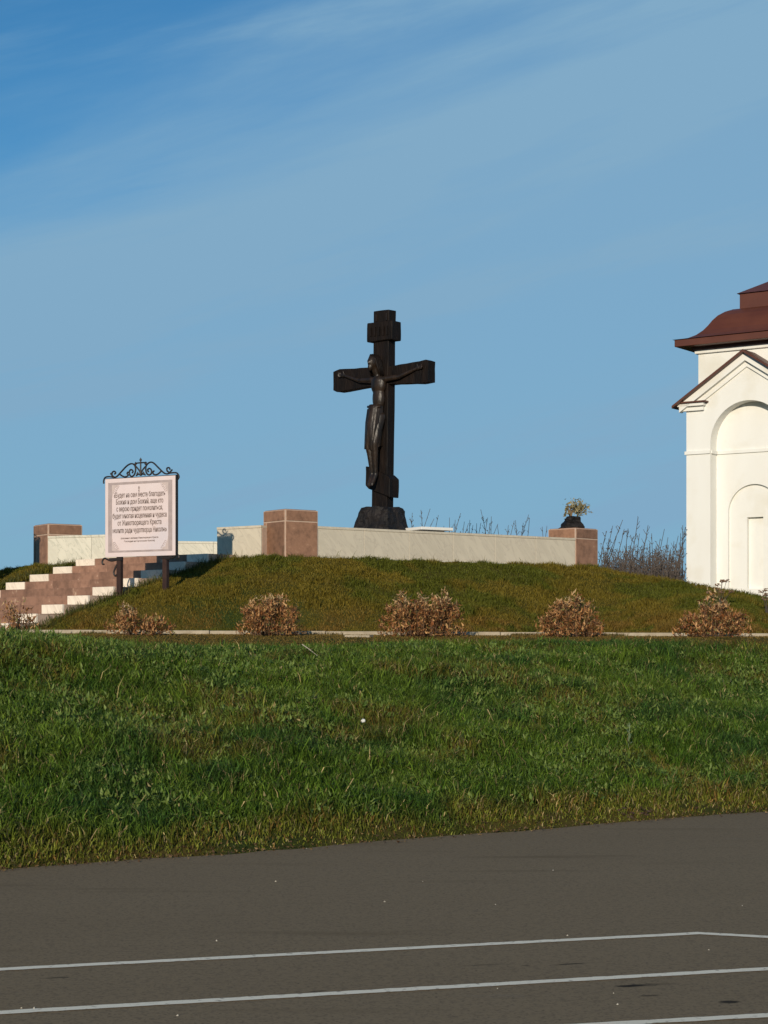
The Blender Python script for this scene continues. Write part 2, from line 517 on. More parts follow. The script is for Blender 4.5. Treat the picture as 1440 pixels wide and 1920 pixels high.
def edge_s(x, y):
    xx = np.clip(x, -40, 40)
    return (y - 16.1 - 0.775 * xx - 0.006 * np.clip(x, -6, 6) ** 2) * 0.79

def sm(t):
    t = np.clip(t, 0, 1); return t * t * (3 - 2 * t)

def height(x, y):
    x = np.asarray(x, dtype=float); y = np.asarray(y, dtype=float)
    s = edge_s(x, y)
    bank = 1.52 * np.clip(s / 7.0, 0, 1) ** 0.94
    bank = bank - 0.05 * np.exp(-((s - 7.0) / 0.5) ** 2)
    plat = (1.825 - 0.0045 * x - 1.52) * sm((y - 25.5) / 7.0) * (s > 2)
    plat = np.clip(plat, 0, 0.5)
    z = np.where(s <= 0, -0.03, -0.03 + 0.06 * np.clip(s / 0.1, 0, 1) + bank) + plat
    z = z + np.where(s > 0.3, (fbm(x, y, 0.9) - 0.5) * 0.30 * sm(s / 2) * (1 - sm((s - 7) / 2)), 0)
    # grassy swelling on the far left of the bank
    z = z + 0.30 * np.exp(-(((x + 5.6) / 1.9) ** 2 + ((y - 22.5) / 3.2) ** 2)) * (s > 0)
    q = poly_dist(x, y)
    slope = 0.40 + (0.30 - 0.40) * sm((-2.2 - x) / 2.0) + (0.21 - 0.40) * sm((x - 3.5) / 3.5) * (x > 3.5)
    zm = 3.44 - slope * (np.sqrt(np.clip(q - 0.35, 0, None) ** 2 + 0.35 ** 2) - 0.35)
    zm = zm - 0.9 * sm((35.6 - y) / 1.8) * sm((zm - 1.7) / 0.8)
    zm = zm + (fbm(x, y, 1.3, 40, 3) - 0.5) * 0.10 * sm((y - 34) / 2) * sm(q)
    zm = np.where(y < 33.6, -5, zm)
    # smooth union of plateau and mound
    k = 0.22
    h = np.clip(0.5 + 0.5 * (zm - z) / k, 0, 1)
    z2 = z * (1 - h) + zm * h + k * h * (1 - h)
    z = np.where(y > 33.6, z2, z)
    z = np.where(y > 56, np.maximum(z, 2.0), z)
    # the stair is cut into the slope
    rx, ry = x - ST_TL.x, y - ST_TL.y
    d = rx * SD.x + ry * SD.y; a = rx * SA.x + ry * SA.y
    ins = (d > -0.05) & (d < ST_W - 0.02) & (a < 1.0) & (a > -ST_N * ST_RUN)
    st = ST_TOP - 0.33 - ST_RISE * np.ceil(np.clip(-a, 0, None) / ST_RUN)
    z = np.where(ins, np.minimum(z, st), z)
    return z

def hz1(x, y): return float(height(np.array([x]), np.array([y]))[0])
def world(px, py, Y):
    """point seen at photo pixel (px, py) at distance Y"""
    return Vector(((px - 720) * Y / 3600, Y, EYE + (1220 - py) * Y / 3600))

# ------------------------------------------------------------------ ground, parking lot, path
def ground():
    xs = np.concatenate((-np.geomspace(900, 14, 22), np.arange(-13.9, 15.0, 0.13), np.geomspace(15.2, 900, 22)))
    ys = np.concatenate((-np.geomspace(900, 5, 16), np.arange(-4, 12, 1.0), np.arange(12.2, 58, 0.13), np.geomspace(58.3, 1800, 30)))
    X, Y = np.meshgrid(xs, ys)
    Z = height(X, Y)
    V = np.stack((X, Y, Z), -1).reshape(-1, 3)
    nx, ny = len(xs), len(ys)
    i = np.arange((ny - 1) * (nx - 1)); r = i // (nx - 1); c = i % (nx - 1)
    a = r * nx + c
    Fq = np.stack((a, a + 1, a + nx + 1, a + nx), -1)
    me = np_mesh('ground', V, [Fq], None, M['ground'], True)
    o = link('ground', me)
    tag(o, kind='structure')
ground()

def asphalt_sheet():
    xs = np.concatenate(([-200, -100, -60, -30, -20], np.arange(-14, 15.01, 0.05), [20, 30, 60, 100, 200]))
    pts = []
    for x in xs:
        base = 16.1 + 0.775 * np.clip(x, -40, 40) + 0.006 * np.clip(x, -6, 6) ** 2
        w = (float(vn(x, 0.3, 1.6)) - 0.5) * 0.26 + (float(vn(x, 7.3, 8)) - 0.5) * 0.12
        pts.append((float(x), float(base + w + 0.02), 0.004))
    n = len(pts)
    V = np.array(pts + [(p[0], -200.0, 0.004) for p in pts])
    i = np.arange(n - 1)
    me = np_mesh('parking_lot', V, [np.stack((i + n, i + n + 1, i + 1, i), -1)], None, M['asphalt'])
    tag(link('parking_lot', me), kind='structure')
asphalt_sheet()

def stripe(name, pts, w, z=0.008):
    """painted line with slightly uneven edges"""
    P = []
    for (a, b) in zip(pts[:-1], pts[1:]):
        a = Vector(a); b = Vector(b); n = max(2, int((b - a).length / 0.04))
        P += [a + (b - a) * i / n for i in range(n)]
    P.append(Vector(pts[-1]))
    vs = []; fs = []
    for i, p in enumerate(P):
        d = (P[min(i + 1, len(P) - 1)] - P[max(i - 1, 0)]).normalized(); nrm = Vector((-d.y, d.x))
        e1 = noise.noise((p.x * 14, p.y * 14, 1.0)) * 0.009
        e2 = noise.noise((p.x * 14, p.y * 14, 5.0)) * 0.009
        q1 = p + nrm * (w / 2 + e1); q2 = p - nrm * (w / 2 + e2)
        vs += [(q1.x, q1.y, z), (q2.x, q2.y, z)]
        if i: fs.append((2 * i - 2, 2 * i - 1, 2 * i + 1, 2 * i))
    me = bpy.data.meshes.new(name); me.from_pydata(vs, [], fs); me.update()
    return link(name, me, M['paint'])
def gp(px, py):
    Y = 3600 * (EYE - 0.008) / (py - 1220)
    return ((px - 720) * Y / 3600, Y)
lines = [[gp(-400, 1837), gp(0, 1817), gp(1310, 1749.5), gp(1440, 1756.5), gp(2100, 1792)], [gp(-400, 1919), gp(0, 1898), gp(1440, 1816), gp(2000, 1785)],
         [gp(500, 1954), gp(1080, 1923), gp(1440, 1903), gp(2000, 1875)]]
for ln in lines:
    tag(stripe('parking_line', ln, 0.084), kind='structure')

def path_slab():
    m = MB()
    x = -7.0
    PY = 33.0
    seg = 0
    while x < 14:
        w = 1.0
        y0 = PY + 0.0
        z1 = 1.953 - 0.0050 * (x + 5)
        m.box((x + w / 2, y0 + 0.5, z1 - 0.1), (w - 0.012, 1.0, 0.2))
        x += w
    o = m.build('path', M['kerb'], bevel=0.008)
    tag(o, kind='structure')
path_slab()

# ------------------------------------------------------------------ terrace
terrace = thing('stone_terrace', 'low marble terrace wall with brown square pillars on top of the grass mound', 'terrace', (0, 0, 0))
m = MB()
m.prism(POLY, 3.0, FLOOR, lambda p, t: (p[0] * 0.985 - 0.03, (p[1] - 46) * 0.985 + 46, t))
m.build('floor', M['tread'], terrace)

_slab_cache = {}
def slab_mesh(w, d, h, mat, bev=0.004):
    key = (round(w, 3), round(d, 3), round(h, 3), mat.name)
    if key not in _slab_cache:
        mm = MB(); mm.box((0, 0, 0), (w, d, h))
        me = mm.mesh('slab')
        bm = bmesh.new(); bm.from_mesh(me)
        bmesh.ops.bevel(bm, geom=list(bm.edges), offset=bev, segments=1, affect='EDGES')
        bm.to_mesh(me); bm.free()
        me.materials.append(mat)
        _slab_cache[key] = me
    return _slab_cache[key]

def wall_run(a, b, mat='marble', z0=3.43, z1=4.13, slab_w=1.15, plinth=True, thick=0.26):
    """wall from a to b (outer face on the line a-b, outside on the right going a to b)"""
    a = Vector(a); b = Vector(b); d = b - a; ln = d.length; d.normalize()
    inn = Vector((-d.y, d.x))
    ang = math.atan2(d.y, d.x)
    wl = bpy.data.objects.new('wall', None); COL.objects.link(wl)
    # the wall core is the part, its facing slabs are sub-parts
    COL.objects.unlink(wl); bpy.data.objects.remove(wl)
    mm = MB()
    mm.box((ln / 2, 0.03 + thick / 2, (z0 + z1 - 0.05) / 2), (ln - 0.004, thick - 0.03, z1 - 0.05 - z0))
    core = mm.build('wall', M['grout'], terrace, (a.x, a.y, 0), (0, 0, ang))
    n = max(1, round(ln / slab_w)); w = ln / n
    hp = 0.10 if plinth else 0.0
    for i in range(n):
        me = slab_mesh(w - 0.006, 0.028, z1 - 0.052 - (z0 + hp) , M[mat])
        link('marble_slab', me, None, core, ((i + 0.5) * w, 0.0145, (z0 + hp + z1 - 0.052) / 2))
        me = slab_mesh(w - 0.004, thick + 0.012, 0.05, M[mat], 0.004)
        link('coping_slab', me, None, core, ((i + 0.5) * w, thick / 2 - 0.005, z1 - 0.025))
        if plinth:
            me = slab_mesh(w - 0.004, 0.05, hp - 0.004, M['marble_light'])
            link('plinth_slab', me, None, core, ((i + 0.5) * w, 0.003, z0 + hp / 2))
    return core

def pillar(corner, ang, w=0.8, z0=3.45, z1=4.435, cap=0.20, wr=None):
    """square pillar; near corner at corner, right face runs along ang"""
    wr = wr or w
    g = 0.028
    mm = MB(); mm.box((wr / 2, w / 2, (z0 + z1) / 2), (wr, w, z1 - z0))
    core = mm.build('pillar', M['grout'], terrace, (corner[0], corner[1], 0), (0, 0, ang), bevel=0.006)
    def face(org, u, nrm, width, split):
        """tiles standing 7 mm proud of the core on one face"""
        rows = [(z1 - 0.015 - cap, z1 - 0.015, None), (z0 + 0.01, z1 - 0.015 - cap - g, split)]
        for (za, zb, sp) in rows:
            cols = [(g, width - g)] if sp is None else [(g, sp - g / 2), (sp + g / 2, width - g)]
            for (xa, xb) in cols:
                if xb - xa < 0.02: continue
                c = Vector((*org, 0)) + Vector((*u, 0)) * ((xa + xb) / 2) + Vector((*nrm, 0)) * 0.002
                me = slab_mesh(xb - xa, 0.02, zb - za, M['brown_tile'])
                link('tile', me, None, core, (c.x, c.y, (za + zb) / 2), (0, 0, math.atan2(u[1], u[0])))
    face((0, 0), (1, 0), (0, -1), wr, 0.012 if False else wr * 0.1 if wr > 9 else 0.0 or 0.17 * 0 + 0.0001)
    face((0, w), (0, -1), (-1, 0), w, 0.13)
    face((wr, 0), (0, 1), (1, 0), w, 0.3)
    face((wr, w), (-1, 0), (0, 1), wr, 0.3)
    # top slab
    me = slab_mesh(wr - 0.05, w - 0.05, 0.02, M['brown_tile'])
    link('tile', me, None, core, (wr / 2, w / 2, z1 + 0.003))
    return core

e37 = Vector((math.cos(R(36.8)), math.sin(R(36.8))))
dL = (LT - F).normalized()
pillar(F, R(36.8), 0.80)
pillar(RT, R(45), 0.80, z0=3.38, z1=4.36)
pillar(LT, R(33), 0.82, z0=3.2, z1=4.40)
pillar((3.6, 49.6), R(60), 0.8)
pillar((-7.9, 50.0), R(20), 0.8)
wall_run(F + e37 * 0.79 + Vector((0.0, 0.02)), RT - (RT - F).normalized() * 0.01, 'marble', 3.41, 4.13)
# short wall left of the front pillar, up to the stair opening
wend = F + dL * 1.80
wall_run(wend, F + dL * 0.62, 'marble', 3.41, 4.14, slab_w=1.2)
# wall beside the left pillar
wall_run(LT + Vector((0.0, -0.03)), LT + Vector((2.05, -0.86)), 'marble_light', 3.30, 4.13, slab_w=0.95)
# far and side walls
wall_run(LT + Vector((2.3, 2.0)), LT + Vector((4.6, 2.55)), 'marble_light', 3.45, 4.14)
wall_run(RT + Vector((0.5, 0.55)), (4.2, 49.6), 'marble')
wall_run((3.6, 50.4), (-1.6, 54.0), 'marble')
wall_run((-1.6, 54.0), (-7.4, 50.7), 'marble')
wall_run((-7.7, 50.0), LT + Vector((-0.1, 0.8)), 'marble')

# white block beyond the wall, right of the cross
sb = thing('white_stone_table', 'flat white stone slab just showing above the marble wall right of the cross', 'stone slab', (0.86, 42.9, FLOOR), R(33))
mm = MB(); mm.box((0.33, 0.35, 0.38), (0.6, 0.6, 0.76)); mm.build('base', M['marble'], sb)
mm = MB(); mm.box((0.36, 0.36, 0.79), (0.86, 0.86, 0.065)); mm.build('top_slab', M['white_wall'], sb, bevel=0.006)

# ------------------------------------------------------------------ staircase
stair = thing('staircase', 'wide brown tiled staircase with white end blocks climbing to the terrace', 'staircase', (ST_TL.x, ST_TL.y, 0), math.atan2(SD.y, SD.x))
for k in range(ST_N):
    zt = ST_TOP - k * ST_RISE
    y0 = -k * ST_RUN
    depth = (ST_RUN + 0.02) if k else 1.0
    mm = MB()
    mm.box((ST_W / 2, y0 + 0.03 + depth / 2, zt - 0.15), (ST_W - 0.01, depth, 0.26))
    step = mm.build('step', M['grout'], stair)
    # the riser: a white block, brown tiles, a white block
    wb = 0.60
    xs = [0.0, wb]
    x = wb
    off = (0.0, 0.28, 0.14)[k % 3]
    x += 0.30 + off * 0.8
    while x < ST_W - wb - 0.2:
        xs.append(x); x += 0.56
    xs += [ST_W - wb, ST_W]
    for i in range(len(xs) - 1):
        w = xs[i + 1] - xs[i]
        end = i in (0, len(xs) - 2)
        me = slab_mesh(round(w - (0.004 if not end else 0.008), 3), 0.034 if not end else 0.05, ST_RISE - (0.006 if not end else 0.012),
                       M['white_stone'] if end else M['riser_tile'])
        o = link('riser_tile', me, None, step, ((xs[i] + xs[i + 1]) / 2, y0 + (0.010 if not end else 0.0), zt - ST_RISE / 2 + 0.002))
        if end: o['label'] = 'white end block'; 
    for i in range(5):
        w = ST_W / 5
        me = slab_mesh(w - 0.008, depth - 0.04, 0.02, M['tread'])
        link('tread_tile', me, None, step, ((i + 0.5) * w, y0 + 0.05 + depth / 2, zt - 0.013))

# ------------------------------------------------------------------ the cross
CR = Vector((-0.05, 43.5))
crot = math.atan2(-0.643, 0.766)
cross = thing('carved_cross', 'tall dark carved cross with a figure standing behind the marble wall', 'cross', (CR.x, CR.y, FLOOR), crot)
cross.rotation_euler = (0, R(0.9), crot)
def prism_xz(mm, pts, y0, y1):
    mm.prism(pts, y0, y1, lambda p, t: (p[0], t, p[1]))
def refine(o, cuts=3, disp=0.012, scale=3.0):
    bm = bmesh.new(); bm.from_mesh(o.data)
    bmesh.ops.triangulate(bm, faces=[f for f in bm.faces if len(f.verts) > 4])
    bmesh.ops.subdivide_edges(bm, edges=[e for e in bm.edges if e.calc_length() > 0.12], cuts=cuts, use_grid_fill=True)
    for v in bm.verts:
        n = noise.noise_vector(v.co * scale)
        v.co += n * disp
    bm.to_mesh(o.data); bm.free()
zb = 1.27
mm = MB(); mm.box((0, 0, (zb + 5.74) / 2), (0.45, 0.25, 5.74 - zb)); shaft = mm.build('shaft', M['bronze'], cross, bevel=0.012); refine(shaft, 5, 0.012)
# crossbar that flares at both ends
za = 4.27
mm = MB()
prism_xz(mm, [(-1.44, za - 0.225), (-1.33, za - 0.275), (-0.75, za - 0.235), (-0.22, za - 0.205), (0.22, za - 0.205), (0.75, za - 0.225), (1.1, za - 0.245), (1.36, za - 0.24),
              (1.36, za + 0.225), (1.29, za + 0.255), (0.75, za + 0.215), (0.22, za + 0.185), (-0.22, za + 0.215), (-0.8, za + 0.225), (-1.25, za + 0.24), (-1.44, za + 0.19)], -0.105, 0.145)
bar = mm.build('crossbar', M['bronze'], cross)
bm = bmesh.new(); bm.from_mesh(bar.data); bmesh.ops.triangulate(bm, faces=bm.faces); bmesh.ops.subdivide_edges(bm, edges=bm.edges, cuts=2)
for v in bm.verts: v.co += noise.noise_vector(v.co * 4) * 0.012
bm.to_mesh(bar.data); bm.free()
mm = MB(); mm.box((0.0, -0.02, 5.26), (0.74, 0.33, 0.43)); tb = mm.build('title_board', M['bronze'], cross, bevel=0.015); refine(tb, 3, 0.012)
# raised marks on the title board
mm = MB()
for (x, w, h) in ((-0.24, 0.04, 0.2), (-0.12, 0.04, 0.2), (0.0, 0.04, 0.2), (0.13, 0.04, 0.2), (0.24, 0.04, 0.2)):
    mm.box((x, -0.195, 5.26), (w, 0.03, h))
mm.build('title_lettering', M['bronze'], cross)
mm = MB()
for x in (-0.13, 0.17):
    mm.box((x, -0.137, 5.58), (0.03, 0.03, 0.16))
mm.build('top_groove', M['figure'], cross)
mm = MB()
prism_xz(mm, [(-0.36, 1.80), (-0.27, 1.72), (0.36, 1.50), (0.36, 1.93), (0.24, 2.02), (-0.36, 2.24)], -0.19, 0.15)
ft = mm.build('footrest', M['bronze'], cross, bevel=0.015); refine(ft, 2, 0.008)
# rocky base
def rocky(name, mat, parent, profile, seed, nseg=26, disp=0.07, sx=1.0, sy=1.0, layers=10):
    vs = []; fs = []
    zs = np.linspace(profile[0][0], profile[-1][0], layers)
    for zz in zs:
        rr = np.interp(zz, [p[0] for p in profile], [p[1] for p in profile])
        for k in range(nseg):
            a = 2 * math.pi * k / nseg
            # rounded square section
            c, s_ = math.cos(a), math.sin(a)
            q = rr / max(abs(c), abs(s_)) ** 0.75
            p = Vector((c * q * sx, s_ * q * sy, zz))
            nn = noise.noise(p * 3.1 + Vector((seed, 0, 0))) + 0.6 * noise.noise(p * 8 + Vector((seed, 3, 0)))
            p += Vector((c, s_, 0)) * nn * disp + Vector((0, 0, noise.noise(p * 5) * disp * 0.5))
            vs.append(p)
    n = len(zs)
    for i in range(n - 1):
        for k in range(nseg):
            a = i * nseg + k; b = i * nseg + (k + 1) % nseg
            fs.append((a, b, b + nseg, a + nseg))
    fs.append(tuple(range((n - 1) * nseg, n * nseg)))
    mm = MB(); mm.add(vs, fs)
    return mm.build(name, mat, parent)
rocky('rock_base', M['rock'], cross, [(0.0, 0.70), (0.55, 0.60), (0.75, 0.56), (0.9, 0.50), (1.15, 0.475), (1.27, 0.455), (1.29, 0.40)], 2.0, 44, 0.085, 1.0, 0.9, 20)

# carved figure: tapered limbs fused into one skin
def figure_body():
    bm = bmesh.new()
    def cap(a, b, r0, r1, sq=(1, 1, 1)):
        a = Vector(a); b = Vector(b); d = b - a; ln = d.length
        q = d.to_track_quat('Z', 'Y').to_matrix().to_4x4()
        mat = Matrix.Translation((a + b) / 2) @ q
        bmesh.ops.create_cone(bm, cap_ends=True, segments=14, radius1=r0, radius2=r1, depth=ln, matrix=mat)
        for (p, r) in ((a, r0), (b, r1)):
            bmesh.ops.create_uvsphere(bm, u_segments=14, v_segments=8, radius=r, matrix=Matrix.Translation(p))
    def ball(c, s):
        bmesh.ops.create_uvsphere(bm, u_segments=18, v_segments=12, radius=1, matrix=Matrix.Translation(c) @ Matrix.Diagonal((*s, 1)))
    y = -0.17
    # head bowed to the viewer's left, neck
    ball((-0.07, y - 0.15, 4.55), (0.11, 0.13, 0.165)); cap((-0.03, y - 0.02, 4.25), (-0.06, y - 0.12, 4.46), 0.08, 0.08)
    ball((-0.08, y - 0.28, 4.53), (0.02, 0.03, 0.04))           # nose
    ball((-0.08, y - 0.22, 4.43), (0.06, 0.065, 0.08))           # bearded chin
    ball((-0.125, y - 0.255, 4.575), (0.025, 0.02, 0.02)); ball((-0.03, y - 0.255, 4.575), (0.025, 0.02, 0.02))
    # chest, belly, hips (sways to the left of the shaft)
    ball((0.0, y - 0.02, 4.05), (0.205, 0.12, 0.24)); ball((0.01, y - 0.02, 3.75), (0.165, 0.11, 0.32)); ball((-0.03, y - 0.03, 3.38), (0.18, 0.13, 0.22))
    ball((0.0, y - 0.05, 4.12), (0.16, 0.09, 0.13))
    for s in (-1, 1):
        cap((s * 0.17, y - 0.01, 4.17), (s * 0.58, y + 0.0, 4.19), 0.076, 0.055)
        cap((s * 0.58, y + 0.0, 4.19), (s * 1.02, y + 0.03, 4.33), 0.053, 0.038)
        # palm and five fingers
        ball((s * 1.10, y + 0.03, 4.355), (0.075, 0.03, 0.055))
        for f, (dz, lnf) in enumerate(((0.045, 0.085), (0.018, 0.10), (-0.010, 0.095), (-0.036, 0.075))):
            cap((s * 1.15, y + 0.03, 4.36 + dz), (s * (1.15 + lnf * 0.7), y + 0.015, 4.365 + dz * 1.3), 0.016, 0.014)
            cap((s * (1.15 + lnf * 0.7), y + 0.015, 4.365 + dz * 1.3), (s * (1.15 + lnf), y - 0.015, 4.36 + dz * 1.3), 0.014, 0.011)
        cap((s * 1.07, y + 0.02, 4.39), (s * 1.10, y + 0.0, 4.46), 0.017, 0.013)
    # legs: hips to knees to feet, knees pushed forward
    for s, kx in ((-1, -0.10), (1, 0.07)):
        cap((s * 0.10 - 0.03, y - 0.03, 3.32), (kx - 0.02, y - 0.19, 2.72), 0.13, 0.088)
        cap((kx - 0.02, y - 0.19, 2.72), (kx * 0.6 - 0.02, y - 0.10, 2.02), 0.086, 0.050)
        cap((kx * 0.6 - 0.02, y - 0.10, 2.02), (kx * 0.55 - 0.02, y - 0.22, 1.80), 0.055, 0.048)
        for q in range(5):
            ox = (q - 2) * 0.018
            cap((kx * 0.55 - 0.02 + ox, y - 0.22, 1.80), (kx * 0.55 - 0.02 + ox * 1.3, y - 0.26, 1.755), 0.013, 0.011)
    me = bpy.data.meshes.new('figure')
    bm.to_mesh(me); bm.free()
    o = bpy.data.objects.new('tmp', me); COL.objects.link(o)
    rm = o.modifiers.new('r', 'REMESH'); rm.mode = 'VOXEL'; rm.voxel_size = 0.018
    smo = o.modifiers.new('s', 'SMOOTH'); smo.iterations = 3; smo.factor = 0.5
    dg = bpy.context.evaluated_depsgraph_get()
    me2 = bpy.data.meshes.new_from_object(o.evaluated_get(dg))
    bpy.data.objects.remove(o); me2.name = 'figure'
    me2.materials.clear()
    me2.polygons.foreach_set('use_smooth', [True] * len(me2.polygons))
    return me2
fig = link('figure', figure_body(), M['figure'], cross)
# long loincloth with hanging folds
mm = MB()
rows = 16; cols = 36
vs = []
for i in range(rows):
    t = i / (rows - 1)
    zz = 3.60 - t * 0.98
    for k in range(cols):
        a = 2 * math.pi * k / cols
        fold = 1 + 0.10 * math.sin(a * 7 + t * 3) * t + 0.05 * math.sin(a * 13)
        rx = (0.17 + 0.03 * math.sin(t * 3.0)) * fold
        ry = (0.16 + 0.05 * math.sin(t * 2.6)) * fold
        ox = -0.03 - 0.03 * t
        oy = -0.21 - 0.05 * math.sin(t * 2.4)
        vs.append((ox + rx * math.cos(a), oy + ry * math.sin(a) , zz + (0.05 * math.sin(a * 2 + 1) * t) - (0.10 * t if math.cos(a) < -0.3 else 0)))
fs = [(i * cols + k, i * cols + (k + 1) % cols, (i + 1) * cols + (k + 1) % cols, (i + 1) * cols + k) for i in range(rows - 1) for k in range(cols)]
fs.append(tuple(range(cols)))
mm.add(vs, fs)
# knotted end hanging at the viewer's left hip
mm.tube([(-0.16, -0.31, 3.50), (-0.20, -0.33, 3.2), (-0.21, -0.34, 2.9), (-0.23, -0.33, 2.6)], 0.05, 8, 0.04)
mm.tube([(-0.21, -0.30, 3.56), (-0.05, -0.38, 3.50), (0.16, -0.30, 3.55)], 0.03, 8)
mm.build('loincloth', M['figure'], cross, smooth=True)
# hair falling on the shoulders
mm = MB()
for s in (-1, 1):
    for q in range(4):
        mm.tube([(-0.07 + s * 0.03 * q / 3, -0.36 + 0.05 * q, 4.71), (-0.07 + s * (0.10), -0.33 + 0.05 * q, 4.60), (-0.06 + s * 0.12, -0.29 + 0.05 * q, 4.42), (-0.04 + s * 0.14, -0.24 + 0.04 * q, 4.26)], 0.042, 7, 0.02)
mm.build('hair', M['bronze'], cross, smooth=True)

# ------------------------------------------------------------------ dark rock with a dry bouquet on the right pillar
rb = thing('rock_vase', 'jagged black stone standing on the brown pillar at the right end of the wall', 'stone', (4.31 - 0.02, 43.2 + 0.55, 4.373), R(20))
rocky('stone', M['rock'], rb, [(0.0, 0.26), (0.06, 0.27), (0.12, 0.23), (0.17, 0.17), (0.2, 0.155), (0.27, 0.14), (0.28, 0.12)], 5.0, 22, 0.06, 1.05, 0.8, 9)
mm = MB()
mm.add([(-0.38, -0.05, 0.0), (-0.2, -0.2, 0.0), (-0.1, 0.1, 0.0), (-0.15, -0.05, 0.17), (-0.27, -0.08, 0.06)], [(0, 1, 4), (1, 3, 4), (1, 2, 3), (0, 4, 2), (4, 3, 2), (0, 2, 1)])
mm.add([(-0.20, -0.1, 0.17), (-0.06, -0.2, 0.14), (-0.05, 0.1, 0.14), (-0.05, -0.05, 0.25), (-0.25, -0.08, 0.22)], [(0, 1, 4), (1, 3, 4), (1, 2, 3), (0, 4, 2), (4, 3, 2), (0, 2, 1)])
mm.build('stone_flake', M['rock'], rb)
bq = thing('dry_bouquet', 'small pale olive dry bouquet rising out of the black stone on the pillar', 'bouquet', (4.31 + 0.0, 43.2 + 0.5, 4.62))
mm = MB()
for q in range(7):
    a = random.uniform(0, 6.28); r_ = random.uniform(0.02, 0.06)
    mm.tube([(-0.06, 0, -0.02), (-0.06 + r_ * math.cos(a), r_ * math.sin(a), 0.14), (-0.03 + 3 * r_ * math.cos(a), 3 * r_ * math.sin(a), 0.28)], 0.018, 5, 0.008)
mm.build('stems', M['olive_dark'], bq)
lv = MB()
for q in range(330):
    # two lobes: the main head, leaning right, and a thin arc on the left
    if q < 300:
        p = Vector((0.10 + random.gauss(0, 0.125), random.gauss(0, 0.10), 0.22 + random.gauss(0, 0.088)))
        if p.z < 0.06: continue
    else:
        t = (q - 300) / 30
        p = Vector((-0.20 + 0.03 * math.sin(t * 3), random.gauss(0, 0.02), 0.05 + 0.22 * t)) + Vector((max(0, t - 0.7) * 0.3, 0, 0))
    a = random.uniform(0, 6.28); e = random.uniform(-0.6, 1.2); s = random.uniform(0.03, 0.058)
    u = Vector((math.cos(a) * math.cos(e), math.sin(a) * math.cos(e), math.sin(e))); w = u.cross(Vector((random.random(), random.random(), 1))).normalized()
    nrm = u.cross(w)
    lv.add([p - u * s, p + w * s * 0.45 + nrm * s * 0.2, p + u * s, p - w * s * 0.45 + nrm * s * 0.2], [(0, 1, 2), (0, 2, 3)])
o = lv.build('foliage', M['olive'], bq, recalc=False); o['kind'] = 'stuff'

# ------------------------------------------------------------------ information signs
TXT = ["«Будет на сем месте благодать", "Божия и дом Божий, аще кто", "с верою придет помолиться,", "будет многая исцеления и чудеса",
       "от Животворящаго Креста", "молитв ради чудотворца Николы»"]
SMALL = ["(сказание о явлении Животворящего Креста", "Господня на Сахотском болоте)"]
BW, BH = 1.655, 1.49
def text_mesh(body, size, bold=0.0):
    c = bpy.data.curves.new('t', 'FONT'); c.body = body; c.size = size; c.align_x = 'CENTER'; c.align_y = 'CENTER'
    c.offset = bold; c.extrude = 0.0006; c.resolution_u = 2; c.space_character = 0.98
    o = bpy.data.objects.new('t', c); COL.objects.link(o)
    me = bpy.data.meshes.new_from_object(o.evaluated_get(bpy.context.evaluated_depsgraph_get()))
    w = max(v.co.x for v in me.vertices) - min(v.co.x for v in me.vertices)
    bpy.data.objects.remove(o); me.materials.clear()
    return me, w

def zx(x, y):
    """ornament drawing coordinates -> (along the board, above its top edge)"""
    base = 425 - (x - 160) * 75 / 1115
    return ((x - 160) / 1115 * BW, (base - y) * 0.00117)
def spline(pts, n=5):
    """Catmull-Rom through 2D points"""
    out_ = []
    P = [pts[0]] + list(pts) + [pts[-1]]
    for i in range(1, len(P) - 2):
        for k in range(n):
            t = k / n
            q = []
            for c in range(2):
                p0, p1, p2, p3 = P[i - 1][c], P[i][c], P[i + 1][c], P[i + 2][c]
                q.append(0.5 * (2 * p1 + (p2 - p0) * t + (2 * p0 - 5 * p1 + 4 * p2 - p3) * t * t + (3 * p1 - p0 - 3 * p2 + p3) * t ** 3))
            out_.append(tuple(q))
    out_.append(tuple(pts[-1]))
    return out_

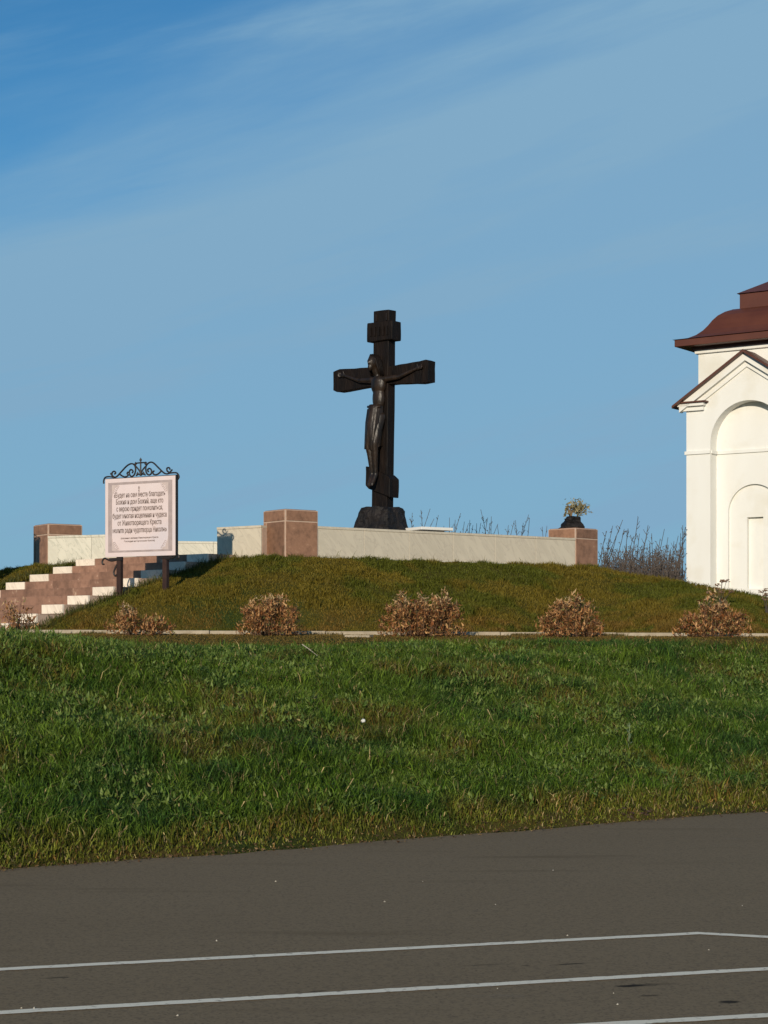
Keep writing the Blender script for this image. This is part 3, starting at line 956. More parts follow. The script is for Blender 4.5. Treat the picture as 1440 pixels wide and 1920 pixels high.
def make_sign(loc, rot, label, zground):
    """origin at the board's lower left front corner; local x along the board, z up"""
    sg = thing('information_sign', label, 'sign', loc, rot, 'printed boards in scrolled iron frames')
    mm = MB(); mm.box((BW / 2, 0.02, BH / 2), (BW, 0.035, BH)); board = mm.build('board', M['board'], sg, bevel=0.004)
    # printed border: frame strips and clipped corners, 1 mm of ink film
    def flat(pts, mat, name, y=-0.0008):
        q = MB(); q.prism(pts, y, y + 0.0016, lambda p, t: (p[0], t, p[1])); return q.build(name, mat, board)
    a, b = 0.075, 0.165
    q = MB()
    for (x0, x1, z0, z1) in ((a, b, a + 0.01, BH - a), (BW - b, BW - a, a + 0.01, BH - a), (b, BW - b, BH - a - 0.045, BH - a), (b, BW - b, a + 0.01, a + 0.045)):
        q.box(((x0 + x1) / 2, 0.0005, (z0 + z1) / 2), (x1 - x0, 0.004, z1 - z0))
    q.build('printed_border', M['board_edge'], board)
    q = MB()
    for sx in (0, 1):
        for sz in (0, 1):
            def P(x, z): return (BW - x if sx else x, BH - z if sz else z)
            base_z = a + 0.045
            pts = [P(b, base_z), P(b + 0.16, base_z), P(b + 0.12, base_z + 0.035), P(b + 0.075, base_z + 0.05), P(b + 0.05, base_z + 0.11), P(b + 0.02, base_z + 0.17), P(b, base_z + 0.26)]
            if (sx + sz) % 2: pts = pts[::-1]
            q.prism(pts, -0.0012, 0.002, lambda p, t: (p[0], t, p[1]))
    q.build('printed_corner', M['board_mid'], board)
    # little floral strokes in the corners
    q = MB()
    for sx in (0, 1):
        for sz in (0, 1):
            for j in range(5):
                x = b + 0.03 + 0.022 * j; z = a + 0.06 + 0.03 * (4 - j)
                p = spline([(x, z), (x + 0.02, z + 0.03), (x + 0.05, z + 0.02), (x + 0.045, z - 0.005)], 3)
                q.tube([((BW - u if sx else u), -0.003, (BH - w if sz else w)) for (u, w) in p], 0.003, 4)
    q.build('printed_flourish', M['board_edge'], board)
    # small cross above the text
    q = MB()
    q.box((BW / 2 - 0.02, -0.002, BH - 0.225), (0.012, 0.003, 0.12)); q.box((BW / 2 - 0.02, -0.0035, BH - 0.20), (0.04, 0.003, 0.010))
    q.box((BW / 2 - 0.02, -0.0035, BH - 0.18), (0.022, 0.003, 0.008)); q.box((BW / 2 - 0.02, -0.005, BH - 0.25), (0.03, 0.003, 0.008), Matrix.Rotation(R(18), 3, 'Y'))
    q.build('printed_cross', M['ink'], board)
    rows_z = [1.165, 1.035, 0.905, 0.77, 0.635, 0.495]
    wid = [1.21, 1.11, 1.09, 1.27, 1.03, 1.27]
    for body, z, w in zip(TXT, rows_z, wid):
        me, w0 = text_mesh(body, 0.1, 0.0014)
        o = link('text_line', me, M['ink'], board, (BW / 2 - 0.01, -0.0022, z), (R(90), 0, 0))
        o.scale = (w / w0, 1.35, 1)
    for body, z, w in zip(SMALL, (0.35, 0.29), (0.88, 0.72)):
        me, w0 = text_mesh(body, 0.05, 0.0006)
        o = link('text_line', me, M['ink'], board, (BW / 2 - 0.01, -0.0022, z), (R(90), 0, 0))
        o.scale = (w / w0, 0.9, 1)
    # iron edge rods
    q = MB()
    q.box((BW + 0.016, 0.02, BH / 2 + 0.0), (0.026, 0.05, BH + 0.02)); q.box((BW / 2, 0.05, BH + 0.008), (BW + 0.05, 0.02, 0.016))
    q.build('frame', M['iron'], sg)
    # scrollwork
    T = BH + 0.012
    def st(name, pts, r=0.015, closed=False):
        q = MB(); q.tube([(x, 0.02, T + z) for (x, z) in spline([zx(*p) for p in pts], 4)], r, 6); return q
    q = MB()
    strands = [
        [(130,505),(128,460),(150,408),(200,392),(250,395),(300,402),(345,383),(420,300),(500,215),(570,178),(622,200),(640,270),(622,350),(580,385),(548,362),(540,305),(568,272),(598,300),(585,330)],
        [(300,400),(262,370),(240,335)], [(262,375),(265,325),(298,303),(322,328),(300,350)],
        [(380,345),(430,380),(475,392),(520,370),(505,335),(522,312)],
        [(1300,425),(1320,380),(1290,325),(1240,318),(1180,325),(1130,338),(1080,318),(1000,240),(930,170),(880,152),(828,180),(800,240),(812,325),(852,358),(888,332),(890,282),(860,252),(830,275),(845,310)],
        [(1190,322),(1140,295),(1132,250),(1165,238),(1182,268)], [(1180,312),(1215,268)],
        [(1040,298),(990,343),(935,352),(912,315),(935,290)]]
    for s_ in strands:
        q.tube([(x, 0.02, T + z) for (x, z) in spline([zx(*p) for p in s_], 4)], 0.0155, 6)
    q.build('scrollwork', M['iron'], sg, smooth=True)
    q = MB()
    for s_ in ([(720,365),(720,240),(720,100)], [(630,172),(720,162),(812,158)], [(722,362),(700,290),(640,215)], [(722,362),(750,280),(806,212)],
               [(650,372),(690,345),(722,365),(758,338),(795,360)]):
        q.tube([(x, 0.02, T + z) for (x, z) in spline([zx(*p) for p in s_], 4)], 0.0145, 6)
    for (cx, cy) in ((720, 118), (672, 345), (765, 338), (640, 185), (800, 180)):
        x, z = zx(cx, cy); q.add([(x - 0.035, 0.02, T + z), (x, 0.0, T + z - 0.01), (x + 0.035, 0.02, T + z), (x, 0.04, T + z - 0.01), (x, 0.02, T + z + 0.05), (x, 0.02, T + z - 0.03)],
                                  [(0, 1, 4), (1, 2, 4), (2, 3, 4), (3, 0, 4), (1, 0, 5), (2, 1, 5), (3, 2, 5), (0, 3, 5)])
    q.build('finial', M['iron'], sg)
    # posts and curled brackets
    for (x, gz) in ((0.28, zground[0]), (1.36, zground[1])):
        q = MB(); q.box((x, 0.09, (gz - 0.3 + 0.3) / 2), (0.095, 0.095, 0.3 - gz + 0.3)); 
        q = MB(); z0, z1 = gz - 0.3, 0.25
        q.box((x, 0.095, (z0 + z1) / 2), (0.095, 0.095, z1 - z0)); q.build('post', M['post'], sg, bevel=0.006)
    q = MB()
    for pts in ([(0.27, -0.05), (0.12, -0.07), (0.02, -0.04), (-0.05, -0.015), (-0.10, -0.06), (-0.10, -0.12), (-0.06, -0.13)],
                [(0.25, -0.14), (0.20, -0.22), (0.17, -0.30), (0.21, -0.36), (0.25, -0.33)],
                [(1.33, -0.04), (1.45, -0.02), (1.55, -0.045), (1.62, 0.0), (1.68, 0.005), (1.70, -0.05), (1.64, -0.06)],
                [(1.38, -0.05), (1.46, -0.07), (1.50, -0.03)]):
        q.tube([(x, 0.05, z) for (x, z) in spline(pts, 4)], 0.0175, 6)
    q.box((0.22, 0.06, -0.04), (0.30, 0.05, 0.05)); q.box((1.40, 0.06, -0.03), (0.28, 0.05, 0.04))
    q.build('bracket', M['iron'], sg)
    return sg
srot = R(-30)
rt = world(329, 1041, 35.8)                        # lower right corner of the board
org = Vector((rt.x - BW * math.cos(srot), rt.y - BW * math.sin(srot), rt.z))
def post_ground(o):
    return [hz1(o.x + x * math.cos(srot), o.y + x * math.sin(srot)) - o.z for x in (0.28, 1.36)]
make_sign(org, srot, 'printed board in a scrolled iron frame on two posts beside the staircase', post_ground(org))
org2 = Vector((-8.39 - BW * math.cos(srot), 39.6 - BW * math.sin(srot), rt.z + 0.05))
make_sign(org2, srot, 'second scrolled iron sign, out of view left of the staircase', post_ground(org2))

# ------------------------------------------------------------------ white chapel
CH0 = Vector((8.82, 56.0)); cu = Vector((0.822, -0.569)).normalized(); cv = Vector((-cu.y, cu.x))
ch = thing('white_chapel', 'small white chapel with brown curved roof at the right edge', 'chapel', (CH0.x, CH0.y, 0), math.atan2(cu.y, cu.x))
def cs(px, py, off=0.0):
    """photo pixel -> (along the front, height) on the plane off metres behind the chapel front"""
    dx = (px - 720) / 3600; X0 = CH0.x + cv.x * off; Y0 = CH0.y + cv.y * off
    s_ = (dx * Y0 - X0) / (cu.x - dx * cu.y); t = Y0 + cu.y * s_
    return s_, EYE + (1220 - py) / 3600 * t
WD = 2 * cs(1402, 800)[0]; HW = WD / 2; DEP = 4.6; CZ0 = 1.2
ZB = cs(1287, 850)[1]
z_eave = cs(1287, 772)[1]                     # underside of the cornice returns
z_apex = cs(1402, 664)[1]
_, z_arch = cs(1404, 750)
r_big = HW - cs(1332, 830)[0]
NICHE = 0.42
r_sm = HW - cs(1365, 975, NICHE)[0] ; z_sm = cs(1421, 907, NICHE)[1]
rx0 = cs(1401, 970, NICHE + 0.1)[0]; z_rt = cs(1401, 970, NICHE + 0.1)[1]; z_rb = cs(1401, 1104, NICHE + 0.1)[1]
print('CHAPEL', WD, ZB, z_eave, z_apex, z_arch, r_big, r_sm, z_sm, rx0, z_rt, z_rb)

def holed_wall(mm, x0, x1, z0, top, y, cx, r, zc, depth, sill=None, arch=True):
    """front face at depth y from x0..x1, from z0 up to top(x), with an arched (or flat) opening, and its reveals"""
    zs = zc - r if arch else zc
    n = 28
    if arch:
        xs = [cx - r * math.cos(math.pi * i / n) for i in range(n + 1)]
        za = [zs + math.sqrt(max(0, r * r - (x - cx) ** 2)) for x in xs]
    else:
        xs = [cx - r, cx + r]; za = [zc, zc]
    sill_z = z0 if sill is None else sill
    # side piers
    for (a, b) in ((x0, cx - r), (cx + r, x1)):
        mm.add([(a, y, z0), (b, y, z0), (b, y, top(b)), (a, y, top(a))], [(0, 1, 2, 3)])
    mids = sorted(set(xs + [cx]))
    zm = [zs + math.sqrt(max(0, r * r - (x - cx) ** 2)) if arch else zc for x in mids]
    for i in range(len(mids) - 1):
        mm.add([(mids[i], y, zm[i]), (mids[i + 1], y, zm[i + 1]), (mids[i + 1], y, top(mids[i + 1])), (mids[i], y, top(mids[i]))], [(0, 1, 2, 3)])
        mm.add([(mids[i], y, zm[i]), (mids[i + 1], y, zm[i + 1]), (mids[i + 1], y + depth, zm[i + 1]), (mids[i], y + depth, zm[i])], [(0, 1, 2, 3)])
    if sill is not None:
        mm.add([(cx - r, y, z0), (cx + r, y, z0), (cx + r, y, sill), (cx - r, y, sill)], [(0, 1, 2, 3)])
        mm.add([(cx - r, y, sill), (cx + r, y, sill), (cx + r, y + depth, sill), (cx - r, y + depth, sill)], [(0, 1, 2, 3)])
    for s_ in (-1, 1):
        x = cx + s_ * r
        mm.add([(x, y, sill_z), (x, y + depth, sill_z), (x, y + depth, zs), (x, y, zs)], [(0, 1, 2, 3)])
slope_g = (z_apex - z_eave - 0.25) / HW
def gable(x): return z_apex - abs(x - HW) * slope_g
mm = MB()
holed_wall(mm, 0, WD, CZ0, lambda x: gable(x), 0, HW, r_big, z_arch, NICHE)
holed_wall(mm, HW - r_big - 0.002, HW + r_big + 0.002, CZ0, lambda x: z_arch + 0.06, NICHE, HW, r_sm, z_sm, 0.10)
RW = HW - rx0
holed_wall(mm, HW - r_sm - 0.002, HW + r_sm + 0.002, CZ0, lambda x: z_sm + 0.06, NICHE + 0.10, HW, RW, z_rt, 0.14, sill=z_rb, arch=False)
mm.add([(HW - RW - .01, NICHE + 0.24, z_rb - .01), (HW + RW + .01, NICHE + 0.24, z_rb - .01), (HW + RW + .01, NICHE + 0.24, z_rt + .01), (HW - RW - .01, NICHE + 0.24, z_rt + .01)], [(0, 1, 2, 3)])
# flanks and back
ze = gable(0)
for x in (0, WD):
    mm.add([(x, 0, CZ0), (x, DEP, CZ0), (x, DEP, ze), (x, 0, ze)], [(0, 1, 2, 3)])
mm.add([(0, DEP, CZ0), (WD, DEP, CZ0), (WD, DEP, ze), (HW, DEP, z_apex), (0, DEP, ze)], [(0, 1, 2, 3, 4)])
mm.build('wall', M['white_wall'], ch, recalc=False)
# string course that follows the front and turns into the niche
mm = MB()
p_ = 0.045; hb = 0.10
def band(x0, x1, y0, y1): mm.box(((x0 + x1) / 2, (y0 + y1) / 2, ZB), (x1 - x0, y1 - y0, hb))
band(-p_, HW - r_big - 0.0, -p_, 0.02); band(HW + r_big, WD + p_, -p_, 0.02)
band(HW - r_big - 0.02, HW - r_big + p_, 0.0205, NICHE + .01); band(HW + r_big - p_, HW + r_big + 0.02, 0.0205, NICHE + .01)
band(HW - r_big + p_ + 0.001, HW + r_big - p_ - 0.001, NICHE - p_, NICHE + 0.02)
band(-p_, 0.02, 0.0205, DEP); band(WD - 0.02, WD + p_, 0.0205, DEP)
mm.build('string_course', M['white_wall'], ch, bevel=0.006)
# cornice returns, two fasciae and a dark sheet on top
ret = cs(1324, 760)[0]
for (xa, xb) in ((-1, 1), (1, -1)):
    mm = MB()
    def bx(l0, l1, z0, z1, out_):
        if xa < 0: x0, x1 = l0, l1
        else: x0, x1 = WD - l1, WD - l0
        mm.box(((x0 + x1) / 2, -out_ / 2 + 0.0, (z0 + z1) / 2), (x1 - x0, out_ + 0.002 * 0, z1 - z0))
    bx(-0.10, ret - 0.05, z_eave, z_eave + 0.125, 0.10)
    bx(-0.20, ret + 0.0, z_eave + 0.127, z_eave + 0.215, 0.20)
    mm.build('cornice', M['white_wall'], ch, bevel=0.008)
    mm = MB()
    bx(-0.10, ret + 0.08, z_eave + 0.218, z_eave + 0.262, 0.27)
    mm.build('cornice_flashing', M['roof_dark'], ch, bevel=0.004)
# raking cornice: bands that follow the slope
al = math.atan(slope_g); nx_, nz_ = -math.sin(al), math.cos(al)
def rake(name, mat, t0, t1, out_, x_end, back=0.0):
    """t0..t1 measured square to the slope above the gable line"""
    for side in (-1, 1):
        mm = MB()
        def q(xx, t):     # xx along from the apex (0) to the eave, t square to the slope
            return (HW + side * xx, z_apex - xx * slope_g + t / math.cos(al))
        pts = [q(0, t0), q(HW + x_end, t0), q(HW + x_end, t1), q(0, t1)]
        mm.prism(pts, -out_, back, lambda p, t: (p[0], t, p[1]))
        mm.build(name, mat, ch)
rake('raking_cornice', M['white_wall'], -0.30, -0.165, 0.07, -0.30)
rake('raking_cornice', M['white_wall'], -0.163, 0.02, 0.20, 0.14)
rake('gable_roof', M['roof_dark'], 0.022, 0.085, 0.36, 0.30, back=1.2)
# upper block
OFF = 0.5; a0 = cs(1309.5, 720, OFF)[0]; UW = WD - 2 * a0; CXU = HW
z_ub = z_eave - 0.4; z_ut = cs(1309.5, 664, OFF)[1]
zct = cs(1303, 657, OFF - 0.08)[1]
CY = OFF + UW / 2
mm = MB(); mm.box((HW, CY, (z_ub + z_ut) / 2), (UW, UW, z_ut - z_ub)); mm.build('upper_wall', M['white_wall'], ch)
mm = MB(); mm.box((HW, CY, z_ut + 0.05), (UW + 0.17, UW + 0.17, 0.10)); mm.build('upper_cornice', M['white_wall'], ch, bevel=0.01)
# curved roof
OV = 0.52
HWD = UW / 2 + OV
z_f0 = z_ut + 0.19; z_f1 = z_f0 + 0.20
mm = MB()
mm.box((HW, CY, z_ut + 0.145), (UW + 0.30, UW + 0.30, 0.088))
mm.build('soffit', M['roof_dark'], ch)
mm = MB()
mm.box((HW, CY, (z_f0 + z_f1) / 2), (2 * HWD, 2 * HWD, z_f1 - z_f0), )
mm.build('fascia', M['roof'], ch, bevel=0.01)
prof = [(0.0, 0.0), (0.12, 0.02), (0.30, 0.065), (0.47, 0.16), (0.62, 0.30), (0.73, 0.45), (0.82, 0.60), (0.94, 0.75), (1.10, 0.87), (1.27, 0.945), (1.44, 0.975)]
mm = MB()
rings = []
for (d_, h_) in [(-0.05, -0.005)] + prof:
    hh = HWD - d_
    rings.append([(HW - hh, CY - hh, z_f1 + 0.012 + h_), (HW + hh, CY - hh, z_f1 + 0.012 + h_), (HW + hh, CY + hh, z_f1 + 0.012 + h_), (HW - hh, CY + hh, z_f1 + 0.012 + h_)])
vs = [v for g in rings for v in g]; fs = []
for i in range(len(rings) - 1):
    for k in range(4):
        a = 4 * i + k; b = 4 * i + (k + 1) % 4
        fs.append((a, b, b + 4, a + 4))
fs.append((0, 1, 2, 3)); fs.append(tuple(range(4 * len(rings) - 4, 4 * len(rings))))
mm.add(vs, fs); roof = mm.build('roof', M['roof'], ch)
zr = z_f1 + 0.012 + 0.975
# standing seams on the curved roof
sm_ = MB()
for i in range(0):
    u_ = -1 + 2 * i / 7
    for side in range(4):
        pts = []
        for (d_, h_) in prof:
            hh = HWD - d_
            x = u_ * HWD
            if abs(x) > hh: break
            p = [(x, -hh), (hh, x), (x, hh), (-hh, x)][side]
            pts.append((HW + p[0], CY + p[1], z_f1 + 0.022 + h_))
        if len(pts) > 1: sm_.tube(pts, 0.012, 4)
BB = HWD - 1.42
mm = MB(); mm.box((HW, CY, zr + 0.2), (2 * BB, 2 * BB, 0.46)); mm.build('lantern_base', M['roof'], ch, bevel=0.008)
mm = MB()
zz = zr + 0.435; e_ = BB + 0.07
mm.add([(HW - e_, CY - e_, zz), (HW + e_, CY - e_, zz), (HW + e_, CY + e_, zz), (HW - e_, CY + e_, zz),
        (HW - 0.2, CY - 0.2, zz + 0.42), (HW + 0.2, CY - 0.2, zz + 0.42), (HW + 0.2, CY + 0.2, zz + 0.42), (HW - 0.2, CY + 0.2, zz + 0.42)],
       [(0, 1, 5, 4), (1, 2, 6, 5), (2, 3, 7, 6), (3, 0, 4, 7), (4, 5, 6, 7), (3, 2, 1, 0)])
mm.build('lantern_roof', M['roof'], ch)

# ------------------------------------------------------------------ grass and ground cover
def in_stairs(x, y, pad=0.0):
    rx, ry = x - ST_TL.x, y - ST_TL.y
    d = rx * SD.x + ry * SD.y; a = rx * SA.x + ry * SA.y
    return (d > -pad) & (d < ST_W + pad) & (a < 1.2) & (a > -ST_N * ST_RUN)

def blades(name, x, y, h, w, lean, tint, mat, zoff=-0.01, curl=0.35, face=None):
    n = len(x)
    z = height(x, y) + zoff
    az_ = rng.random(n) * 2 * np.pi if face is None else face
    ld = rng.random(n) * 2 * np.pi
    lx, ly = np.cos(ld) * lean * h, np.sin(ld) * lean * h
    dx, dy = np.cos(az_) * w / 2, np.sin(az_) * w / 2
    b = np.stack((x, y, z), -1)
    mid = b + np.stack((lx * curl, ly * curl, h * 0.6), -1)
    tip = b + np.stack((lx, ly, h * np.clip(1.05 - 0.45 * lean, 0.25, 1)), -1)
    sd_ = np.stack((dx, dy, np.zeros(n)), -1)
    V = np.stack((b - sd_, b + sd_, mid + sd_ * 0.8, mid - sd_ * 0.8, tip), 1).reshape(-1, 3)
    i = np.arange(n) * 5
    q = np.stack((i, i + 1, i + 2, i + 3), -1); t = np.stack((i + 3, i + 2, i + 4), -1)
    T = np.repeat(tint, 5, 0)
    me = np_mesh(name, V, [q, t], T, mat)
    o = link(name, me)
    return tag(o, kind='stuff')

def leaves(name, x, y, z, ln, w, az_, el_, tint, mat, droop=0.4):
    """pointed leaves with a folded midrib; az/el give the way they point"""
    n = len(x)
    u = np.stack((np.cos(az_) * np.cos(el_), np.sin(az_) * np.cos(el_), np.sin(el_)), -1)
    s_ = np.stack((-np.sin(az_), np.cos(az_), np.zeros(n)), -1)
    roll = rng.normal(0, 0.5, n)[:, None]
    up = np.cross(u, s_) * -1
    s2 = s_ * np.cos(roll) + up * np.sin(roll); up2 = up * np.cos(roll) - s_ * np.sin(roll)
    b = np.stack((x, y, z), -1); L_ = ln[:, None]; W_ = w[:, None]
    m1 = b + u * L_ * 0.45
    tip = b + u * L_ - up2 * L_ * droop * 0.5
    fold = 0.3
    V = np.stack((b, m1 + s2 * W_ / 2 + up2 * W_ * fold, m1, m1 - s2 * W_ / 2 + up2 * W_ * fold, tip), 1).reshape(-1, 3)
    i = np.arange(n) * 5
    t = np.concatenate((np.stack((i, i + 1, i + 2), -1), np.stack((i + 2, i + 1, i + 4), -1), np.stack((i, i + 2, i + 3), -1), np.stack((i + 2, i + 4, i + 3), -1)))
    me = np_mesh(name, V, [t], np.repeat(tint, 5, 0), mat)
    return me

def lerp(a, b, t):
    return np.array(a)[None, :] * (1 - t[:, None]) + np.array(b)[None, :] * t[:, None]

GREEN1 = (0.052, 0.110, 0.009); GREEN2 = (0.115, 0.175, 0.018); BLUEG = (0.034, 0.086, 0.016)
OLIVE = (0.150, 0.158, 0.020); STRAW = (0.32, 0.25, 0.11); RUST = (0.19, 0.105, 0.028)

def bank_tint(x, y, n):
    s = edge_s(x, y)
    a = fbm(x, y, 0.9, 3, 8); b = fbm(x, y, 0.55, 70, 20); c = rng.random(n)
    t = lerp(GREEN1, GREEN2, np.clip(c + (a - 0.5) * 1.5, 0, 1))
    t = t + (np.array(BLUEG) - t) * (sm((fbm(x, y, 1.3, 31, 9) - 0.48) / 0.16))[:, None] * 0.7
    dry = sm((b - 0.50) / 0.12) * sm((fbm(x, y, 2.6, 5, 50) - 0.38) / 0.2)
    edge = 1 - sm((s + 0.05 - 0.55 * vn(x, y, 1.5)) / 0.32)
    dry = np.clip(dry * 0.75 + edge * 0.9, 0, 1)
    dc = np.where((rng.random(n) < 0.30 - 0.12 * edge)[:, None], np.array(RUST)[None, :], np.array(OLIVE)[None, :])
    t = t + (dc - t) * dry[:, None]
    sel = (rng.random(n) < 0.035 + 0.06 * dry)
    t = np.where(sel[:, None], np.array(STRAW)[None, :] * (0.7 + 0.6 * rng.random(n))[:, None], t)
    return t * (0.40 + 1.35 * rng.random(n) ** 1.5)[:, None] , dry, edge

def sample(n, y0, y1, cond, pad=1.2, pw=1.0):
    """points inside the widened view wedge"""
    y = y0 + (y1 - y0) * rng.random(n * 2) ** pw
    x = (rng.random(n * 2) * 2 - 1) * (0.2 * y + pad)
    k = rng.random(n * 2) < (0.2 * y + pad) / (0.2 * y1 + pad) * 1.2
    x, y = x[k], y[k]
    k = cond(x, y)
    return x[k], y[k]

# the bank
x, y = sample(330000, 12.2, 29, lambda x, y: (edge_s(x, y) > -0.03) & (edge_s(x, y) < 9.5), pw=1.0)
keep = rng.random(len(x)) < (0.55 + 0.9 * sm((fbm(x, y, 3.0, 14, 71) - 0.35) / 0.25)) * np.clip(0.45 + 0.9 * (1 - (y - 12) / 17), 0, 1)
x, y = x[keep], y[keep]
n = len(x)
s = edge_s(x, y)
tall = 0.35 + 0.75 * fbm(x, y, 0.8, 12, 90) + 0.75 * fbm(x, y, 3.0, 14, 71)
edgef = sm((s - 0.0) / 0.55)
h = (0.035 + 0.125 * edgef - 0.045 * sm((s - 6.0) / 1.5)) * tall * (0.55 + 0.8 * rng.random(n))
h *= np.where(rng.random(n) < 0.03, 1.6, 1.0)
tint, dry, _ = bank_tint(x, y, n)
blades('bank_grass', x, y, h, 0.006 + 0.006 * rng.random(n), 0.25 + 0.95 * rng.random(n), tint, M['grass'])
print('bank blades', n)

# broad leaves in the bank, in clumps
nc = 11000
cx_, cy_ = sample(nc, 12.6, 28, lambda x, y: (edge_s(x, y) > 0.35) & (edge_s(x, y) < 8.0))
dens = sm((fbm(cx_, cy_, 0.8, 55, 5) - 0.38) / 0.2)
k = rng.random(len(cx_)) < 0.12 + 0.88 * dens
cx_, cy_ = cx_[k], cy_[k]
per = 8
x = np.repeat(cx_, per) + rng.normal(0, 0.035, len(cx_) * per); y = np.repeat(cy_, per) + rng.normal(0, 0.035, len(cx_) * per)
n = len(x)
cc = np.repeat(rng.random(len(cx_)), per); size = np.repeat(0.024 + 0.052 * rng.random(len(cx_)) ** 1.8, per)
z = height(x, y) + 0.025 + 0.085 * rng.random(n) + np.repeat(0.05 * rng.random(len(cx_)), per) * sm(edge_s(x, y))
t = lerp((0.044, 0.094, 0.010), (0.170, 0.225, 0.050), np.clip(cc * 0.8 + rng.random(n) * 0.3, 0, 1))
t = np.where((rng.random(n) < 0.03)[:, None], np.array((0.3, 0.24, 0.10))[None, :], t)
me = leaves('bank_weeds', x, y, z, size * (0.7 + 0.6 * rng.random(n)), size * (0.28 + 0.2 * rng.random(n)), rng.random(n) * 6.283, rng.uniform(-0.1, 1.15, n), t, M['leaf'])
tag(link('bank_weeds', me), kind='stuff')

# plateau strip in front of the path: short, brownish
x, y = sample(70000, 23, 34.0, lambda x, y: (edge_s(x, y) > 7.2) & (y < 32.98))
n = len(x)
g = np.clip(1.1 - (y - 25.5) / 3.5 + (fbm(x, y, 0.9, 5, 5) - 0.5) * 2, 0, 1)
t = lerp((0.19, 0.125, 0.030), (0.07, 0.115, 0.014), g) * (0.6 + 0.8 * rng.random(n))[:, None]
blades('verge_grass', x, y, (0.03 + 0.05 * g) * (0.5 + rng.random(n)), 0.008 + 0.004 * rng.random(n), 0.3 + rng.random(n), t, M['grass'])

x, y = sample(30000, 32.5, 33.0, lambda x, y: y < 32.99)
n = len(x); k = rng.random(n) < sm((fbm(x, y * 0.2, 1.6, 19, 2) - 0.48) / 0.25) * 0.45; x, y = x[k], y[k]; n = len(x)
t = lerp((0.10, 0.085, 0.022), (0.22, 0.15, 0.06), rng.random(n)) * (0.5 + 0.8 * rng.random(n))[:, None]
blades('kerb_grass', x, y, 0.04 + 0.06 * rng.random(n) ** 1.5, 0.007 + 0.004 * rng.random(n), 0.2 + 0.8 * rng.random(n), t, M['grass'])

# mound lawn
def mcond(x, y):
    return (y > 33.98) & (poly_dist(x, y) > 0.03) & ~in_stairs(x, y, 0.03)
x, y = sample(330000, 34, 46, mcond, pad=2.0)
n = len(x)
p = fbm(x, y, 0.95, 22, 61); p2 = fbm(x, y, 2.2, 8, 31)
t = lerp((0.100, 0.108, 0.011), (0.172, 0.130, 0.016), sm((p - 0.40) / 0.22))
low = sm((2.55 - height(x, y)) / 0.5)
t = t + (np.array((0.20, 0.115, 0.024)) - t) * (low * sm((p2 - 0.35) / 0.25))[:, None] * 0.8
t = t * (0.7 + 0.6 * rng.random(n))[:, None] * (0.85 + 0.3 * p2)[:, None]
blades('mound_grass', x, y, (0.028 + 0.045 * p2 + 0.07 * sm((fbm(x, y, 2.8, 77, 15) - 0.55) / 0.12)) * (0.5 + rng.random(n)), 0.009 + 0.006 * rng.random(n), 0.25 + 0.9 * rng.random(n), t, M['grass'])
print('mound blades', n)
# longer tufts and seed stalks against the foot of the wall and along the stair edge
def wcond(x, y):
    q = poly_dist(x, y); return (q > 0.02) & (q < 0.30) & (y > 38) & (y < 45.5) & ~in_stairs(x, y, 0.0)
x, y = sample(60000, 38, 46, wcond)
n = len(x); k = rng.random(n) < sm((fbm(x, y, 2.0, 9, 9) - 0.35) / 0.3) * 0.8 + 0.12
x, y = x[k], y[k]; n = len(x)
h = 0.06 + 0.09 * rng.random(n) + np.where(rng.random(n) < 0.035, 0.22 * rng.random(n), 0)
t = lerp((0.075, 0.085, 0.02), (0.20, 0.15, 0.06), rng.random(n) ** 1.6) * (0.6 + 0.7 * rng.random(n))[:, None]
blades('wall_foot_grass', x, y, h, 0.006 + 0.005 * rng.random(n), 0.15 + 0.6 * rng.random(n), t, M['grass'])
def scond(x, y):
    rx, ry = x - ST_TL.x, y - ST_TL.y
    d = rx * SD.x + ry * SD.y; a = rx * SA.x + ry * SA.y
    return (((d > ST_W + 0.0) & (d < ST_W + 0.3)) | ((d < -0.03) & (d > -0.4))) & (a < 0.6) & (a > -ST_N * ST_RUN) & (poly_dist(x, y) > 0.03)
x, y = sample(60000, 33, 43, scond)
n = len(x)
h = 0.10 + 0.14 * rng.random(n)
t = lerp((0.06, 0.08, 0.015), (0.15, 0.12, 0.04), rng.random(n) ** 1.6) * (0.6 + 0.7 * rng.random(n))[:, None]
blades('stair_edge_grass', x, y, h, 0.007 + 0.005 * rng.random(n), 0.2 + 0.8 * rng.random(n), t, M['grass'])

